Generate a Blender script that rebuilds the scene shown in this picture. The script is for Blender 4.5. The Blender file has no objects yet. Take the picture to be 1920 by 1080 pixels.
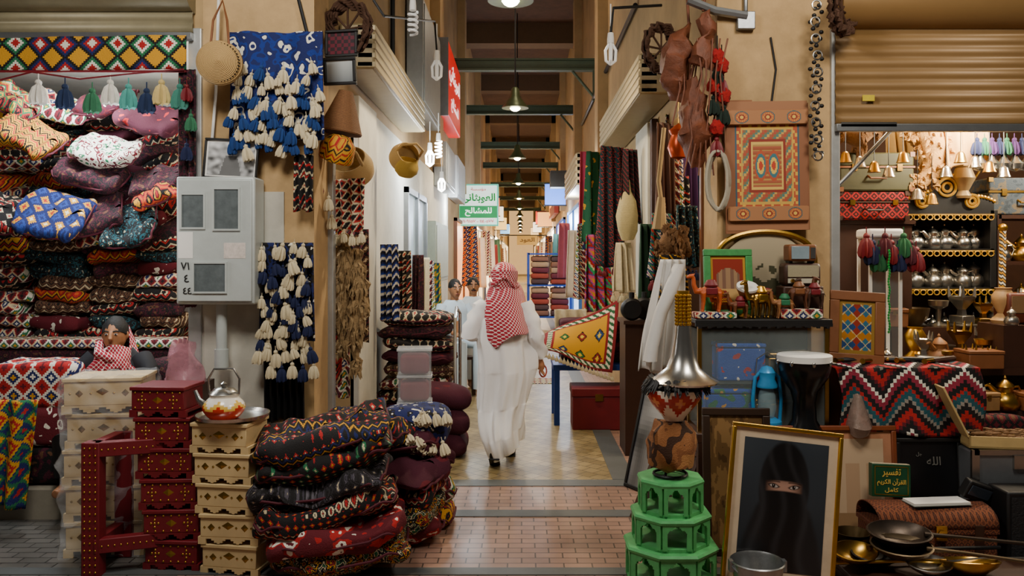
import bpy,math,random
from mathutils import Vector as V, Matrix as MX, Euler, noise
R=random.Random(11);pi=math.pi;sin=math.sin;cos=math.cos
S=bpy.context.scene;COL=S.collection
def W(px,py,Y): return V(((px-978)*Y/1500,Y,1.75-(py-485)*Y/1500))
def G(px,Y,z=0): return V(((px-978)*Y/1500,Y,z))
def hx(h):
    def l(c):
        c/=255
        return c/12.92 if c<=.04045 else ((c+.055)/1.055)**2.4
    return tuple(l(int(h[i:i+2],16)) for i in (0,2,4))
MT={}
def base(name):
    m=bpy.data.materials.new(name);m.use_nodes=True
    return m,m.node_tree,m.node_tree.nodes['Principled BSDF']
def nd(nt,t,**k):
    n=nt.nodes.new('ShaderNode'+t)
    for a,b in k.items(): setattr(n,a,b)
    return n
def mth(nt,op,a,b=None):
    n=nd(nt,'Math',operation=op)
    for i,x in enumerate((a,b)):
        if x is None: continue
        if isinstance(x,(int,float)): n.inputs[i].default_value=x
        else: nt.links.new(x,n.inputs[i])
    return n.outputs[0]
def ramp(nt,val,cols,const=True):
    r=nd(nt,'ValToRGB');e=r.color_ramp.elements
    r.color_ramp.interpolation='CONSTANT' if const else 'LINEAR'
    n=len(cols)
    while len(e)<n: e.new(.5)
    for i,c in enumerate(cols):
        e[i].position=i/n if const else i/max(1,n-1);e[i].color=(*c,1)
    nt.links.new(val,r.inputs[0]);return r.outputs[0]
def mat(h,rough=.6,metal=0,emit=0,var=.25,sc=9,bump=.15,alpha=1,tex=None):
    key=(h,rough,metal,emit,var,sc,bump,alpha,tex)
    if key in MT: return MT[key]
    m,nt,b=base('surface_'+h);c=hx(h);L=nt.links.new
    tc=nd(nt,'TexCoord').outputs['Object']
    if tex:
        n=nd(nt,'TexWave',bands_direction='Z');n.inputs['Scale'].default_value=sc;n.inputs['Distortion'].default_value=3;n.inputs['Detail'].default_value=3;n.inputs['Detail Scale'].default_value=6;f=n.outputs['Fac']
        if tex=='rings': n.wave_type='RINGS';n.rings_direction='Y';n.inputs['Distortion'].default_value=1
    else:
        n=nd(nt,'TexNoise');n.inputs['Scale'].default_value=sc;n.inputs['Detail'].default_value=6;n.inputs['Roughness'].default_value=.65;f=n.outputs['Fac']
    L(tc,n.inputs['Vector'])
    col=ramp(nt,f,[tuple(x*(1-var) for x in c),tuple(min(1,x*(1+var)) for x in c)],False)
    L(col,b.inputs['Base Color'])
    b.inputs['Roughness'].default_value=rough;b.inputs['Metallic'].default_value=metal
    if bump:
        bp=nd(nt,'Bump');bp.inputs['Strength'].default_value=min(1,bump*(3 if tex else 1));bp.inputs['Distance'].default_value=.01
        L(f,bp.inputs['Height']);L(bp.outputs[0],b.inputs['Normal'])
    if emit: b.inputs['Emission Color'].default_value=(*c,1);b.inputs['Emission Strength'].default_value=emit
    if alpha<1: b.inputs['Alpha'].default_value=alpha
    MT[key]=m;return m
def kil(cols,size=.1,kind='diam',cols2=None,step=10):
    key=('k',tuple(cols),size,kind,tuple(cols2 or ()),step)
    if key in MT: return MT[key]
    m,nt,b=base('woven_'+kind);L=nt.links.new
    sp=nd(nt,'SeparateXYZ');L(nd(nt,'TexCoord').outputs['Object'],sp.inputs[0]);x,y,z=sp.outputs
    s=mth(nt,'SNAP',mth(nt,'DIVIDE',x,size),1/step);t=mth(nt,'SNAP',mth(nt,'DIVIDE',mth(nt,'SUBTRACT',z,y),size),1/step)
    fs=mth(nt,'MULTIPLY',mth(nt,'PINGPONG',s,.5),2);ft=mth(nt,'MULTIPLY',mth(nt,'PINGPONG',t,.5),2)
    dd=mth(nt,'MULTIPLY',mth(nt,'ADD',fs,ft),.499);zz=mth(nt,'FRACT',mth(nt,'ADD',t,mth(nt,'MULTIPLY',fs,.5)))
    C1=[hx(c) for c in cols];C2=[hx(c) for c in (cols2 or cols)]
    if kind=='floral':
        n=nd(nt,'TexNoise');n.inputs['Scale'].default_value=1/size;n.inputs['Detail'].default_value=1.5
        L(nd(nt,'TexCoord').outputs['Object'],n.inputs['Vector'])
        col=ramp(nt,mth(nt,'FRACT',mth(nt,'MULTIPLY',n.outputs['Fac'],2.2)),C1)
    elif kind=='check':
        a=mth(nt,'PINGPONG',mth(nt,'DIVIDE',mth(nt,'ADD',x,mth(nt,'ADD',z,y)),size),.5);c=mth(nt,'PINGPONG',mth(nt,'DIVIDE',mth(nt,'SUBTRACT',mth(nt,'ADD',x,y),z),size),.5)
        col=ramp(nt,mth(nt,'GREATER_THAN',mth(nt,'MULTIPLY',a,c),.028),C1[:2])
    elif kind=='zig': col=ramp(nt,zz,C1)
    elif kind=='stripe': col=ramp(nt,mth(nt,'FRACT',t),C1)
    else:
        a=ramp(nt,dd,C1)
        if kind=='mix':
            c2=ramp(nt,zz,C2);f=mth(nt,'LESS_THAN',mth(nt,'FRACT',mth(nt,'MULTIPLY',t,.34)),.4)
        else:
            c2=ramp(nt,dd,C2);w=nd(nt,'TexWhiteNoise',noise_dimensions='2D');cb=nd(nt,'CombineXYZ')
            L(mth(nt,'ROUND',s),cb.inputs[0]);L(mth(nt,'ROUND',t),cb.inputs[1]);L(cb.outputs[0],w.inputs['Vector']);f=mth(nt,'GREATER_THAN',w.outputs['Value'],.5)
        mx=nd(nt,'MixRGB');L(f,mx.inputs[0]);L(a,mx.inputs[1]);L(c2,mx.inputs[2]);col=mx.outputs[0]
    L(col,b.inputs['Base Color']);b.inputs['Roughness'].default_value=.9
    n=nd(nt,'TexNoise');n.inputs['Scale'].default_value=140;L(nd(nt,'TexCoord').outputs['Object'],n.inputs['Vector'])
    bp=nd(nt,'Bump');bp.inputs['Strength'].default_value=.4;bp.inputs['Distance'].default_value=.01;L(n.outputs['Fac'],bp.inputs['Height']);L(bp.outputs[0],b.inputs['Normal'])
    MT[key]=m;return m
def vcol(rough=.7):
    if ('v',rough) in MT: return MT[('v',rough)]
    m,nt,b=base('painted_surface');a=nd(nt,'Attribute',attribute_name='Col');nt.links.new(a.outputs['Color'],b.inputs['Base Color']);b.inputs['Roughness'].default_value=rough
    MT[('v',rough)]=m;return m
def brickm(name,c1,c2,mo,sc,rot=0,w=.5,h=.25):
    m,nt,b=base(name);L=nt.links.new;br=nd(nt,'TexBrick');mp=nd(nt,'Mapping');mp.inputs['Rotation'].default_value=(0,0,rot)
    L(nd(nt,'TexCoord').outputs['Object'],mp.inputs[0]);L(mp.outputs[0],br.inputs['Vector'])
    br.inputs['Color1'].default_value=(*hx(c1),1);br.inputs['Color2'].default_value=(*hx(c2),1);br.inputs['Mortar'].default_value=(*hx(mo),1)
    br.inputs['Scale'].default_value=sc;br.inputs['Mortar Size'].default_value=.014;br.inputs['Brick Width'].default_value=w;br.inputs['Row Height'].default_value=h
    n=nd(nt,'TexNoise');n.inputs['Scale'].default_value=2.5;n.inputs['Detail'].default_value=8;L(nd(nt,'TexCoord').outputs['Object'],n.inputs['Vector'])
    mx=nd(nt,'MixRGB',blend_type='MULTIPLY');mx.inputs[0].default_value=.9;L(br.outputs['Color'],mx.inputs[1]);L(ramp(nt,n.outputs['Fac'],[(.12,.12,.12),(1.4,1.4,1.4)],False),mx.inputs[2]);L(mx.outputs[0],b.inputs['Base Color'])
    b.inputs['Roughness'].default_value=.38
    bp=nd(nt,'Bump');bp.inputs['Strength'].default_value=.5;bp.inputs['Distance'].default_value=.01;L(br.outputs['Fac'],bp.inputs['Height']);bp.invert=True;L(bp.outputs[0],b.inputs['Normal'])
    return m
def fin(o,par,loc,rot,lab,cat,grp,kind):
    COL.objects.link(o);o.location=loc;o.rotation_euler=rot
    if par: o.parent=par
    if lab: o['label']=lab
    if cat: o['category']=cat
    if grp: o['group']=grp
    if kind: o['kind']=kind
    return o
def T(name,lab,cat,loc,rot=(0,0,0),grp=None,sc=1):
    o=bpy.data.objects.new(name,None);o.empty_display_size=.05;o.scale=(sc,)*3
    return fin(o,None,loc,rot,lab,cat,grp,None)
class B:
    def __init__(s): s.v=[];s.f=[];s.c=[]
    def add(s,vs,fs,c=None,M=None):
        o=len(s.v);s.v+=[M@V(p) if M else V(p) for p in vs];s.f+=[tuple(o+i for i in f) for f in fs];s.c+=c if isinstance(c,list) else [c]*len(fs);return s
    def box(s,x0,x1,y0,y1,z0,z1,c=None,M=None):
        return s.add([(x,y,z) for z in (z0,z1) for y in (y0,y1) for x in (x0,x1)],[(0,2,3,1),(4,5,7,6),(0,1,5,4),(2,6,7,3),(0,4,6,2),(1,3,7,5)],c,M)
    def tube(s,pts,r,n=8,c=None,closed=False,M=None):
        pts=[V(p) for p in pts];N=len(pts);rs=r if isinstance(r,(list,tuple)) else [r]*N;vs=[];prev=None
        for i,p in enumerate(pts):
            t=(pts[(i+1)%N]-pts[i-1]) if closed else pts[min(i+1,N-1)]-pts[max(i-1,0)]
            t=t.normalized() if t.length>1e-9 else V((0,0,1))
            if prev is None: prev=t.orthogonal()
            a=prev-t*prev.dot(t);a=a.normalized() if a.length>1e-6 else t.orthogonal().normalized();prev=a;b=t.cross(a)
            for k in range(n): vs.append(p+(a*cos(2*pi*k/n)+b*sin(2*pi*k/n))*rs[i])
        fs=[]
        for i in range(N if closed else N-1):
            j=(i+1)%N
            for k in range(n): fs.append((i*n+k,i*n+(k+1)%n,j*n+(k+1)%n,j*n+k))
        if not closed: fs+=[tuple(range(n))[::-1],tuple(range((N-1)*n,N*n))]
        return s.add(vs,fs,c,M)
    def lathe(s,prof,n=20,c=None,M=None,cf=None):
        vs=[(r*cos(2*pi*k/n),r*sin(2*pi*k/n),z) for r,z in prof for k in range(n)];fs=[];cs=[]
        for i in range(len(prof)-1):
            for k in range(n):
                fs.append((i*n+k,i*n+(k+1)%n,(i+1)*n+(k+1)%n,(i+1)*n+k));cs.append(cf(i,k) if cf else c)
        if prof[0][0]>1e-4: fs.append(tuple(range(n))[::-1]);cs.append(cf(0,0) if cf else c)
        if prof[-1][0]>1e-4: fs.append(tuple(range((len(prof)-1)*n,len(prof)*n)));cs.append(cf(len(prof)-2,0) if cf else c)
        return s.add(vs,fs,cs,M)
    def ell(s,c,r,n=14,m=8,M=None,col=None):
        T0=MX.Translation(V(c))@MX.Diagonal((*r,1))
        return s.lathe([(sin(pi*i/m),-cos(pi*i/m)) for i in range(m+1)],n,col,(M@T0) if M else T0)
    def grid(s,fn,nu,nv,cf=None,M=None):
        vs=[fn(i/nu,j/nv) for j in range(nv+1) for i in range(nu+1)];q=nu+1;fs=[];cs=[]
        for j in range(nv):
            for i in range(nu):
                fs.append((j*q+i,j*q+i+1,(j+1)*q+i+1,(j+1)*q+i));cs.append(cf((i+.5)/nu,(j+.5)/nv) if cf else None)
        return s.add(vs,fs,cs,M)
    def jit(s,a,sc=8,sd=0):
        for p in s.v: p+=noise.noise_vector(p*sc+V((sd,sd*.7,0)))*a
        return s
    def obj(s,name,m,par=None,loc=(0,0,0),rot=(0,0,0),lab=None,cat=None,grp=None,kind=None,bev=0,solid=0,sub=0,rem=0,sm=1):
        me=bpy.data.meshes.new(name);me.from_pydata([tuple(p) for p in s.v],[],s.f)
        if any(c is not None for c in s.c):
            at=me.color_attributes.new('Col','FLOAT_COLOR','CORNER');buf=[]
            for f,c in zip(s.f,s.c): buf+=list((*(c or (.5,.5,.5)),1))*len(f)
            at.data.foreach_set('color',buf)
        me.materials.append(m)
        if sm:
            me.polygons.foreach_set('use_smooth',[True]*len(me.polygons));me.set_sharp_from_angle(angle=.7)
        o=bpy.data.objects.new(name,me)
        if rem: q=o.modifiers.new('r','REMESH');q.mode='VOXEL';q.voxel_size=rem;q.use_smooth_shade=True;q=o.modifiers.new('s','SMOOTH');q.iterations=4
        if solid: q=o.modifiers.new('s','SOLIDIFY');q.thickness=solid
        if bev: q=o.modifiers.new('b','BEVEL');q.width=bev;q.segments=2;q.limit_method='ANGLE'
        if sub: q=o.modifiers.new('u','SUBSURF');q.levels=sub;q.render_levels=sub
        return fin(o,par,loc,rot,lab,cat,grp,kind)
ORD=['bottom','second','third','fourth','fifth','sixth','seventh','eighth','ninth','tenth','eleventh','twelfth','13th','14th','15th','16th','17th','18th','19th','20th','21st','22nd']
TH=['first','second','third','fourth','fifth','sixth','seventh','eighth','ninth','tenth','eleventh','twelfth','13th','14th']
# ---------------- arabic
AR={}
for ch,c,n in [('ا',0xFE8D,2),('ب',0xFE8F,4),('ة',0xFE93,2),('ت',0xFE95,4),('ث',0xFE99,4),('ج',0xFE9D,4),('ح',0xFEA1,4),('د',0xFEA9,2),('ر',0xFEAD,2),('س',0xFEB1,4),('ش',0xFEB5,4),('ص',0xFEB9,4),('ع',0xFEC9,4),('ف',0xFED1,4),('ق',0xFED5,4),('ك',0xFED9,4),('ل',0xFEDD,4),('م',0xFEE1,4),('ن',0xFEE5,4),('ه',0xFEE9,4),('و',0xFEED,2),('ي',0xFEF1,4),('آ',0xFE81,2),('ؤ',0xFE85,2)]: AR[ch]=(c,n)
def shp(s):
    out=[];L=list(s)
    for i,c in enumerate(L):
        if c not in AR: out.append(c);continue
        b,n=AR[c];p=i>0 and L[i-1] in AR and AR[L[i-1]][1]==4;q=i<len(L)-1 and L[i+1] in AR and n==4
        out.append(chr(b+(3 if p and q else 2 if q else 1 if p else 0)))
    return ''.join(reversed(out))
def text(s,wd,m,par,loc,rot=(pi/2,0,0),hh=None,name='lettering',bold=0):
    # lettering scaled to a width wd (and height hh) in metres
    cu=bpy.data.curves.new(name,'FONT');cu.body=s;cu.size=1;cu.extrude=.004;cu.offset=bold;cu.resolution_u=4
    o=bpy.data.objects.new('t',cu);COL.objects.link(o);dg=bpy.context.evaluated_depsgraph_get()
    me=bpy.data.meshes.new_from_object(o.evaluated_get(dg));bpy.data.objects.remove(o)
    xs=[v.co.x for v in me.vertices];ys=[v.co.y for v in me.vertices];k=wd/(max(xs)-min(xs));kh=hh/(max(ys)-min(ys)) if hh else k
    cx=(max(xs)+min(xs))/2;cy=(max(ys)+min(ys))/2
    for v in me.vertices: v.co.x=(v.co.x-cx)*k;v.co.y=(v.co.y-cy)*kh;v.co.z*=.4
    me.materials.clear();me.materials.append(m)
    t=bpy.data.objects.new(name,me);return fin(t,par,loc,rot,None,None,None,None)
# ---------------- palette
BRASS=mat('b08a3e',.3,1,bump=.05);GOLD=mat('d0a23a',.35,1,bump=.05);SILV=mat('c0beb8',.25,1,bump=.05);STEEL=mat('8d9092',.4,.8);IRON=mat('2a2a2b',.5,.6)
DKW=mat('3a2013',.5);WOOD=mat('7a4a28',.5);CREW=mat('d3b885',.6,sc=5);BURG=mat('4c0c1e',.8);BLK=mat('0d0c0d',.55);WHT=mat('e8e6e0',.75,var=.06);STRAW=mat('b0905a',.8,tex='weave',sc=60);WICK=mat('4a2e1c',.8,tex='weave',sc=60);SKIN=mat('a8734f',.55,var=.1);NAVY=mat('0c1840',.85);CREAM=mat('d2c4a2',.95,sc=40,bump=.5);FURB=mat('7d5a38',1,sc=60,bump=1);RED=mat('6f0f1a',.55)
bk='100c0d';dr='5c0c1a';rd='a8181a';cr='cdbd98';go='cc921a';nv='131f58';gn='1c6a42';wh='e4dece';bu='42091f';tl='184e58';or_='c0561a';br='5f3e28'
KP=[('black kilim',kil([rd,cr,bk,bk,bk,bk],.075,'mix',[bk,rd,bk,cr,bk,bk])),('burgundy and white floral',kil([dr,dr,wh,dr,dr],.06,'floral')),('yellow and black zigzag',kil([go,bk,rd,bk,go],.07,'zig')),('red diamond',kil([wh,nv,cr,rd,dr,bk],.085,'diam',[go,gn,wh,dr,dr,bk])),('blue and yellow diamond',kil([rd,go,nv,nv,wh],.1,'diam')),('dark floral',kil([bk,bu,bk,br,bu],.04,'floral')),('plum',kil([bu,bu,dr,bu],.2,'floral')),('brown and cream striped',kil([br,cr,br,bk,br,bk],.07,'mix',[br,bk,br,cr,bk])),('teal floral',kil([bk,tl,bk,cr,tl,bk],.035,'floral')),('red and orange striped',kil([rd,or_,rd,bk,go,dr],.08,'zig')),('green and red striped',kil([gn,go,gn,rd,bk,rd],.08,'mix',[rd,gn,cr,go]))]
KD=dict(KP)
# ---------------- setting
def st(name,b,m,**k): return b.obj(name,m,kind='structure',sm=0,**k)
PLA=mat('a0855c',.9,var=.55,sc=1.6,bump=.4);PLW=mat('c2beb0',.9,var=.4,sc=2.5,bump=.35);PIER=mat('b8986a',.9,var=.55,sc=3,bump=.5)
END=90
st('floor',B().box(-9,9,-1,END,-.1,0),brickm('paving_brick','9c7a6a','b08a76','5a4a42',3.1))
st('floor_corridor',B().box(-.9,.72,6.3,END,.001,.004),brickm('corridor_tile','b09a6c','8f7c52','50442c',3.6,pi/4,.42,.42))
GB=mat('4e5252',.5,var=.3,sc=6)
for i,a in enumerate([(-1.4,1.32,6.15,6.32),(-9,9,5.42,5.56),(-9,9,4.42,4.52),(-1.08,-.9,6.32,END),(.72,.9,6.32,END)]): st('trim_%d'%(i+1),B().box(*a,.0005,.005+.0004*i),GB)
st('floor_left_paving',B().box(-6,-1.9,3.9,5.36,.0005,.002),brickm('grey_paver','6f6b66','5d5a55','2e2c2a',3.1))
st('wall_left',B().box(-2.15,-1.4,5.4,5.8,0,7.5),PIER)
st('wall_left_lintel',B().box(-1.6,-1.4,5.8,6.6,2.75,7.5),PLA)
st('wall_left_corridor',B().box(-1.6,-1.4,6.6,END,0,7.5),PLA)
st('wall_left_painted',B().box(-1.4,-1.385,6.6,15,.0,3.1),PLW)
st('wall_left_shop_front',B().box(-9,-2.15,5.4,5.6,3.3,7.5),PLA)
st('wall_left_shop_back',B().box(-6,-1.6,7.9,8,0,3.3),mat('b9bcc0',.8))
st('wall_left_pier_base',B().box(-2.15,-1.6,5.385,5.4,0,2.2),PLW)
st('ceiling_left_shop',B().box(-6,-1.6,5.6,8,3.3,3.4),PLW)
st('floor_left_shop',B().box(-6,-2.15,5.36,8,0,.2),mat('8f8878',.8))
st('wall_right',B().box(1.32,2.08,5.4,5.8,0,7.5),PIER)
st('wall_right_lintel',B().box(1.32,1.52,5.8,8,2.95,7.5),PLA)
st('wall_right_corridor',B().box(1.32,1.52,8,END,0,7.5),PLA)
st('wall_right_shop_front',B().box(2.08,9,5.4,5.6,3.45,7.5),PLA)
st('wall_right_shop_back',B().box(1.52,6.5,8.2,8.3,0,3.45),mat('4a3020',.8))
st('ceiling_right_shop',B().box(1.52,6.5,5.6,8.3,3.45,3.55),PLA)
st('wall_back',B().box(-1.6,1.52,END,END+.2,0,7.5),mat('e0b070',.8,emit=1.2,var=.6,sc=1.5))  # brightness of the far end is put into the wall's own emission
st('ceiling',B().box(-1.6,1.52,5.4,END,7.5,7.7),mat('4c3426',.9,var=.6,sc=5,bump=.5))
for i,y in enumerate((14,19.5,25,31,38,46,54,64)): st('trim_%d'%(i+11),B().box(-1.4,1.32,y,y+.5,7.0,7.5),mat('58432e',.9))
n=20
for sx in (-1.4,1.32):
    for y in (12.2,17.5,24,31,38,46,54):
        n+=1;d=.16 if sx<0 else -.16;st('trim_%d'%n,B().box(min(sx,sx+d),max(sx,sx+d),y,y+.5,3.2,7.5),PLA)
GS=mat('3a4a36',.6)
for i,(y,z) in enumerate([(14.2,5.1),(18.5,5.1),(24.3,5.1),(29,5.05),(36,5),(44,5),(54,5)]):
    r=T('steel_beam','green painted steel beam spanning the alley, %s from the camera'%['nearest','second','third','fourth','fifth','sixth','farthest'][i],'beam',(0,y,z))
    B().box(-1.4,1.32,-.08,.08,.16,.19).box(-1.4,1.32,-.08,.08,-.02,.01).box(-1.4,1.32,-.01,.01,.01,.16).obj('girder',GS,r)
    B().tube([(1.3,0,-.5),(.9,0,-.02)],.025).box(1.26,1.32,-.03,.03,-.55,0).obj('bracket',GS,r)
# shutters
def shutter(lab,x0,x1,z0,z1,y,m,box):
    r=T('roller_shutter',lab,'shutter',((x0+x1)/2,y,z0));w=(x1-x0)/2;h=z1-z0;nz=int(h/.012)
    B().grid(lambda u,v:((u-.5)*2*w,-.014*abs(sin(v*h/.075*pi)),v*h),1,nz).obj('slat_curtain',m,r,solid=.004)
    B().box(-w,w,-.03,.02,-.05,0).obj('bottom_rail',STEEL,r,bev=.004)
    if box: B().lathe([(.0,-w),(.17,-w),(.17,w),(0,w)],24,M=MX.Translation((0,.02,h+.15))@MX.Rotation(pi/2,4,'Y')).box(-w,w,-.02,.2,h+.1,h+.45).obj('roll_housing',m,r)
    return r
TAN=mat('8c6c40',.45,.2,var=.15,sc=3,bump=.05)
r=shutter('tan roller shutter half raised over the antiques shop on the right',2.1,6,2.65,3.3,5.36,TAN,1)
B().box(-1.78,-1.7,-.035,-.03,.15,.19).obj('sticker',mat('c9b21c'),r);B().box(-1.92,-1.55,-.03,-.02,-.02,.01).obj('lock_plate',SILV,r)
shutter('beige roller shutter rolled up over the cushion shop on the left',-6,-2.2,3.26,3.42,5.36,mat('837a5e',.5,.2),1)
for nm,lab,x0,x1,y0,y1,z0,z1 in [('shutter_box','cream ribbed shutter box projecting over the left side doorway',-1.39,-1.12,6.1,9.2,3.2,3.55),('shutter_box','cream ribbed shutter box projecting over the right side doorway',1.0,1.31,6.8,10.2,3.15,3.5),('shutter_box','lit cream ribbed shutter box farther down the right wall',.92,1.31,13.5,17,3.0,3.55)]:
    r=T(nm,lab,'shutter',(x0,y0,z0));w=x1-x0;d=y1-y0;h=z1-z0
    B().box(0,w,0,d,0,h).obj('housing',mat('8f7f5c',.5,.2),r,bev=.02)
    xx=w+.008 if x0<0 else -.008
    for k in range(5): B().box(min(xx,w/2),max(xx,w/2),.0,d,h*(k+.15)/5,h*(k+.8)/5).obj('rib',mat('a99974',.5,.2),r,bev=.006)
# jambs
AL=mat('b6b8b6',.4,.5)
for i,(x0,x1,y0,y1,z1,m) in enumerate([(-2.24,-2.15,5.37,5.5,3.3,AL),(2.08,2.14,5.37,5.5,3.3,AL),(-1.42,-1.34,6.6,7.4,3.1,PLW),(-1.41,-1.36,5.78,5.86,2.75,AL),(1.24,1.33,7.9,8.7,3.1,PLW),(1.25,1.31,7.7,7.8,3.1,DKW),(1.3,1.36,5.8,5.86,2.95,WOOD)]): st('trim_%d'%(i+71),B().box(x0,x1,y0,y1,0,z1),m,bev=.008)
# lit shop windows and doors along the alley
def shopwin(i,side,y0,y1,z0,z1,h,e,fm=STEEL):
    x=-1.38 if side<0 else 1.30;b=B();t=.07
    for a in [(y0,y1,z1-t,z1),(y0,y1,z0,z0+t),(y0,y0+t,z0,z1),(y1-t,y1,z0,z1),((y0+y1)/2-t/2,(y0+y1)/2+t/2,z0,z1)]: b.box(x-.05,x+.05,a[0],a[1],a[2],a[3])
    o=b.obj('window_%d'%i,fm,kind='structure',sm=0);B().box(x-.01,x+.01,y0+t,y1-t,z0+t,z1-t).obj('pane',mat(h,.3,emit=e,var=.7,sc=2.5),o)
shopwin(1,-1,9.4,11.3,.1,2.6,'8fa0a0',.2);shopwin(2,-1,16.5,21,.1,2.6,'ff9a4a',1.8,WOOD);shopwin(3,-1,22,28,.1,2.7,'ffc890',2.6);shopwin(4,-1,30,38,.1,2.8,'ffe0b0',3);shopwin(8,-1,40,52,.1,2.9,'ffd090',3);shopwin(9,-1,55,80,.1,3,'ffd8a0',3)
shopwin(5,1,17.5,22,.3,3,'b0d0ff',2.4,mat('3a6fb0'));shopwin(6,1,24,29,.1,3,'7f9fe8',2.4,mat('2e4fa0'));shopwin(7,1,31,40,.1,3,'ffc890',2.6);shopwin(10,1,42,54,.1,3,'ffe8c0',3);shopwin(11,1,57,80,.1,3,'ffd8a0',3)
# ---------------- generic makers
def sup(w,d,h,e1=.6,e2=.35,nu=40,nv=16):
    b=B();p=lambda c,e:math.copysign(abs(c)**e,c)
    return b.grid(lambda u,v:(w/2*p(cos(pi*(v-.5)),e1)*p(cos(2*pi*u),e2),d/2*p(cos(pi*(v-.5)),e1)*p(sin(2*pi*u),e2),h/2+h/2*p(sin(pi*(v-.5)),e1*1.1)),nu,nv)
def cush(lab,loc,w,d,h,m,rot=(0,0,0),grp=None,name='cushion',e1=.6,e2=.35,pip=None,cat='cushion',jit=.02,ends=None):
    if pip:
        r=T(name,lab,cat,loc,rot,grp);b=sup(w,d,h,e1,e2,56 if ends else 40,20 if ends else 16)
        if ends: # slumped middle and quilted ripples of a heavy floor cushion
            for p in b.v: p.z-=ends*(1-(2*p.x/w)**2)*.5;p.z+=.014*sin(p.x*34)*(p.z/h);p.y+=.012*sin(p.x*34+1)*(-1 if p.y<0 else 1)
        b.jit(jit,6,R.random()*90).obj('cover',m,r)
        p=lambda c,e:math.copysign(abs(c)**e,c)
        B().tube([(w/2*.99*p(cos(a*pi/24),e2),d/2*.99*p(sin(a*pi/24),e2),h*.5+.012*sin(a)-(ends or 0)*(1-(abs(cos(a*pi/24))**(2*e2)))*.5) for a in range(48)],.008,6,closed=True).obj('piping',pip,r);return r
    return sup(w,d,h,e1,e2).jit(jit,6,R.random()*90).obj(name,m,loc=loc,rot=rot,lab=lab,cat=cat,grp=grp)
TM={}
def tas(par,loc,L,m,rot=(0,0,0),name='tassel',lab=None,cat=None,grp=None):
    if m.name not in TM:
        b=B().tube([(0,0,0),(0,0,-.25)],.02,5).ell((0,0,-.3),(.11,.11,.11),8,6)
        prof=[(.08,-.36),(.16,-.46),(.22,-.66),(.25,-.86),(.22,-1),(.0,-.95)]
        b.lathe(prof,20)
        for i,p in enumerate(b.v):
            if p.z<-.4: p.x*=1+.18*(-1)**i;p.y*=1+.18*(-1)**i;p.z+=.05*sin(i*2.3) if p.z<-.8 else 0
        o=b.obj('tassel',m);TM[m.name]=o.data;bpy.data.objects.remove(o)
    o=bpy.data.objects.new(name,TM[m.name]);o.scale=(L,L,L);return fin(o,par,loc,rot,lab,cat,grp,None)
def cloth(name,lab,cat,px0,px1,py0,py1,Y,m,rz=0,wave=.02,gather=0,folds=3,w=None,grp=None,nu=36,nv=24,dy=0,fr=None):
    k=Y/1500;w=w or (px1-px0)*k;h=(py1-py0)*k;ph=R.random()*6
    f=lambda u,v:((u-.5)*w*(1-gather*v),wave*(1.2-.7*v)*sin(u*folds*2*pi+ph+v*1.2)+dy*(1-v),h*v+.012*sin(u*9+ph)*(1-v))
    if not fr: return B().grid(f,nu,nv).obj(name,m,loc=W((px0+px1)/2,py1,Y),rot=(0,0,rz),lab=lab,cat=cat,grp=grp,solid=.008)
    r=T(name,lab,cat,W((px0+px1)/2,py1,Y),(0,0,rz),grp);B().grid(f,nu,nv).obj('panel',m,r,solid=.008)
    for i in range(7): tas(r,f((i+.5)/7,0),.1,fr)
    return r
def picture(lab,loc,rot,w,h,fm,fw,pic,nx=40,nz=40,mount=None,mw=0,name='framed_picture',cat='picture'):
    r=T(name,lab,cat,loc,rot);t=.03
    B().box(-w/2,w/2,-t,0,0,fw).box(-w/2,w/2,-t,0,h-fw,h).box(-w/2,-w/2+fw,-t,0,fw,h-fw).box(w/2-fw,w/2,-t,0,fw,h-fw).obj('frame',fm,r,bev=.005)
    B().box(-w/2+.01,w/2-.01,-.008,0,.01,h-.01).obj('backing',DKW,r)
    if mount: B().box(-w/2+fw,w/2-fw,-.014,-.008,fw,h-fw).obj('mount_board',mount,r)
    a=fw+mw;iw=w-2*a;ih=h-2*a
    B().grid(lambda u,v:((u-.5)*iw,-.016,a+v*ih),nx,nz,pic).obj('picture_sheet',vcol(.35),r,sm=0)
    return r
def lat(name,lab,cat,loc,prof,m,n=20,rot=(0,0,0),grp=None): return B().lathe(prof,n).obj(name,m,loc=loc,rot=rot,lab=lab,cat=cat,grp=grp)
def dallah(lab,loc,s,m,rz=0,grp=None):
    r=T('coffee_pot',lab,'coffee pot',loc,(0,0,rz),grp,s)
    B().lathe([(.0,0),(.32,0),(.36,.05),(.42,.2),(.36,.42),(.2,.55),(.22,.66),(.26,.72),(0,.72)]).obj('body',m,r)
    B().lathe([(.27,.72),(.22,.8),(.1,.9),(.03,.95),(.05,1.0),(.0,1.08)],14).obj('lid',m,r)
    B().tube([(-.18,0,.5),(-.38,0,.62),(-.52,0,.78),(-.66,0,.74)],[.1,.09,.06,.03]).obj('spout',m,r)
    B().tube([(.22,0,.68),(.42,0,.72),(.52,0,.5),(.42,0,.25),(.36,0,.2)],.035).obj('handle',m,r);return r
def archbox(b,w,h,t,f,n=18,M=None):
    for i in range(n):
        x0=-w/2+w*i/n;x1=x0+w/n;z=f(abs((i+.5)/n-.5)*2)*h
        if z<h: b.box(x0,x1,-t,0,z,h,None,M)
    return b
SM={}
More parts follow.
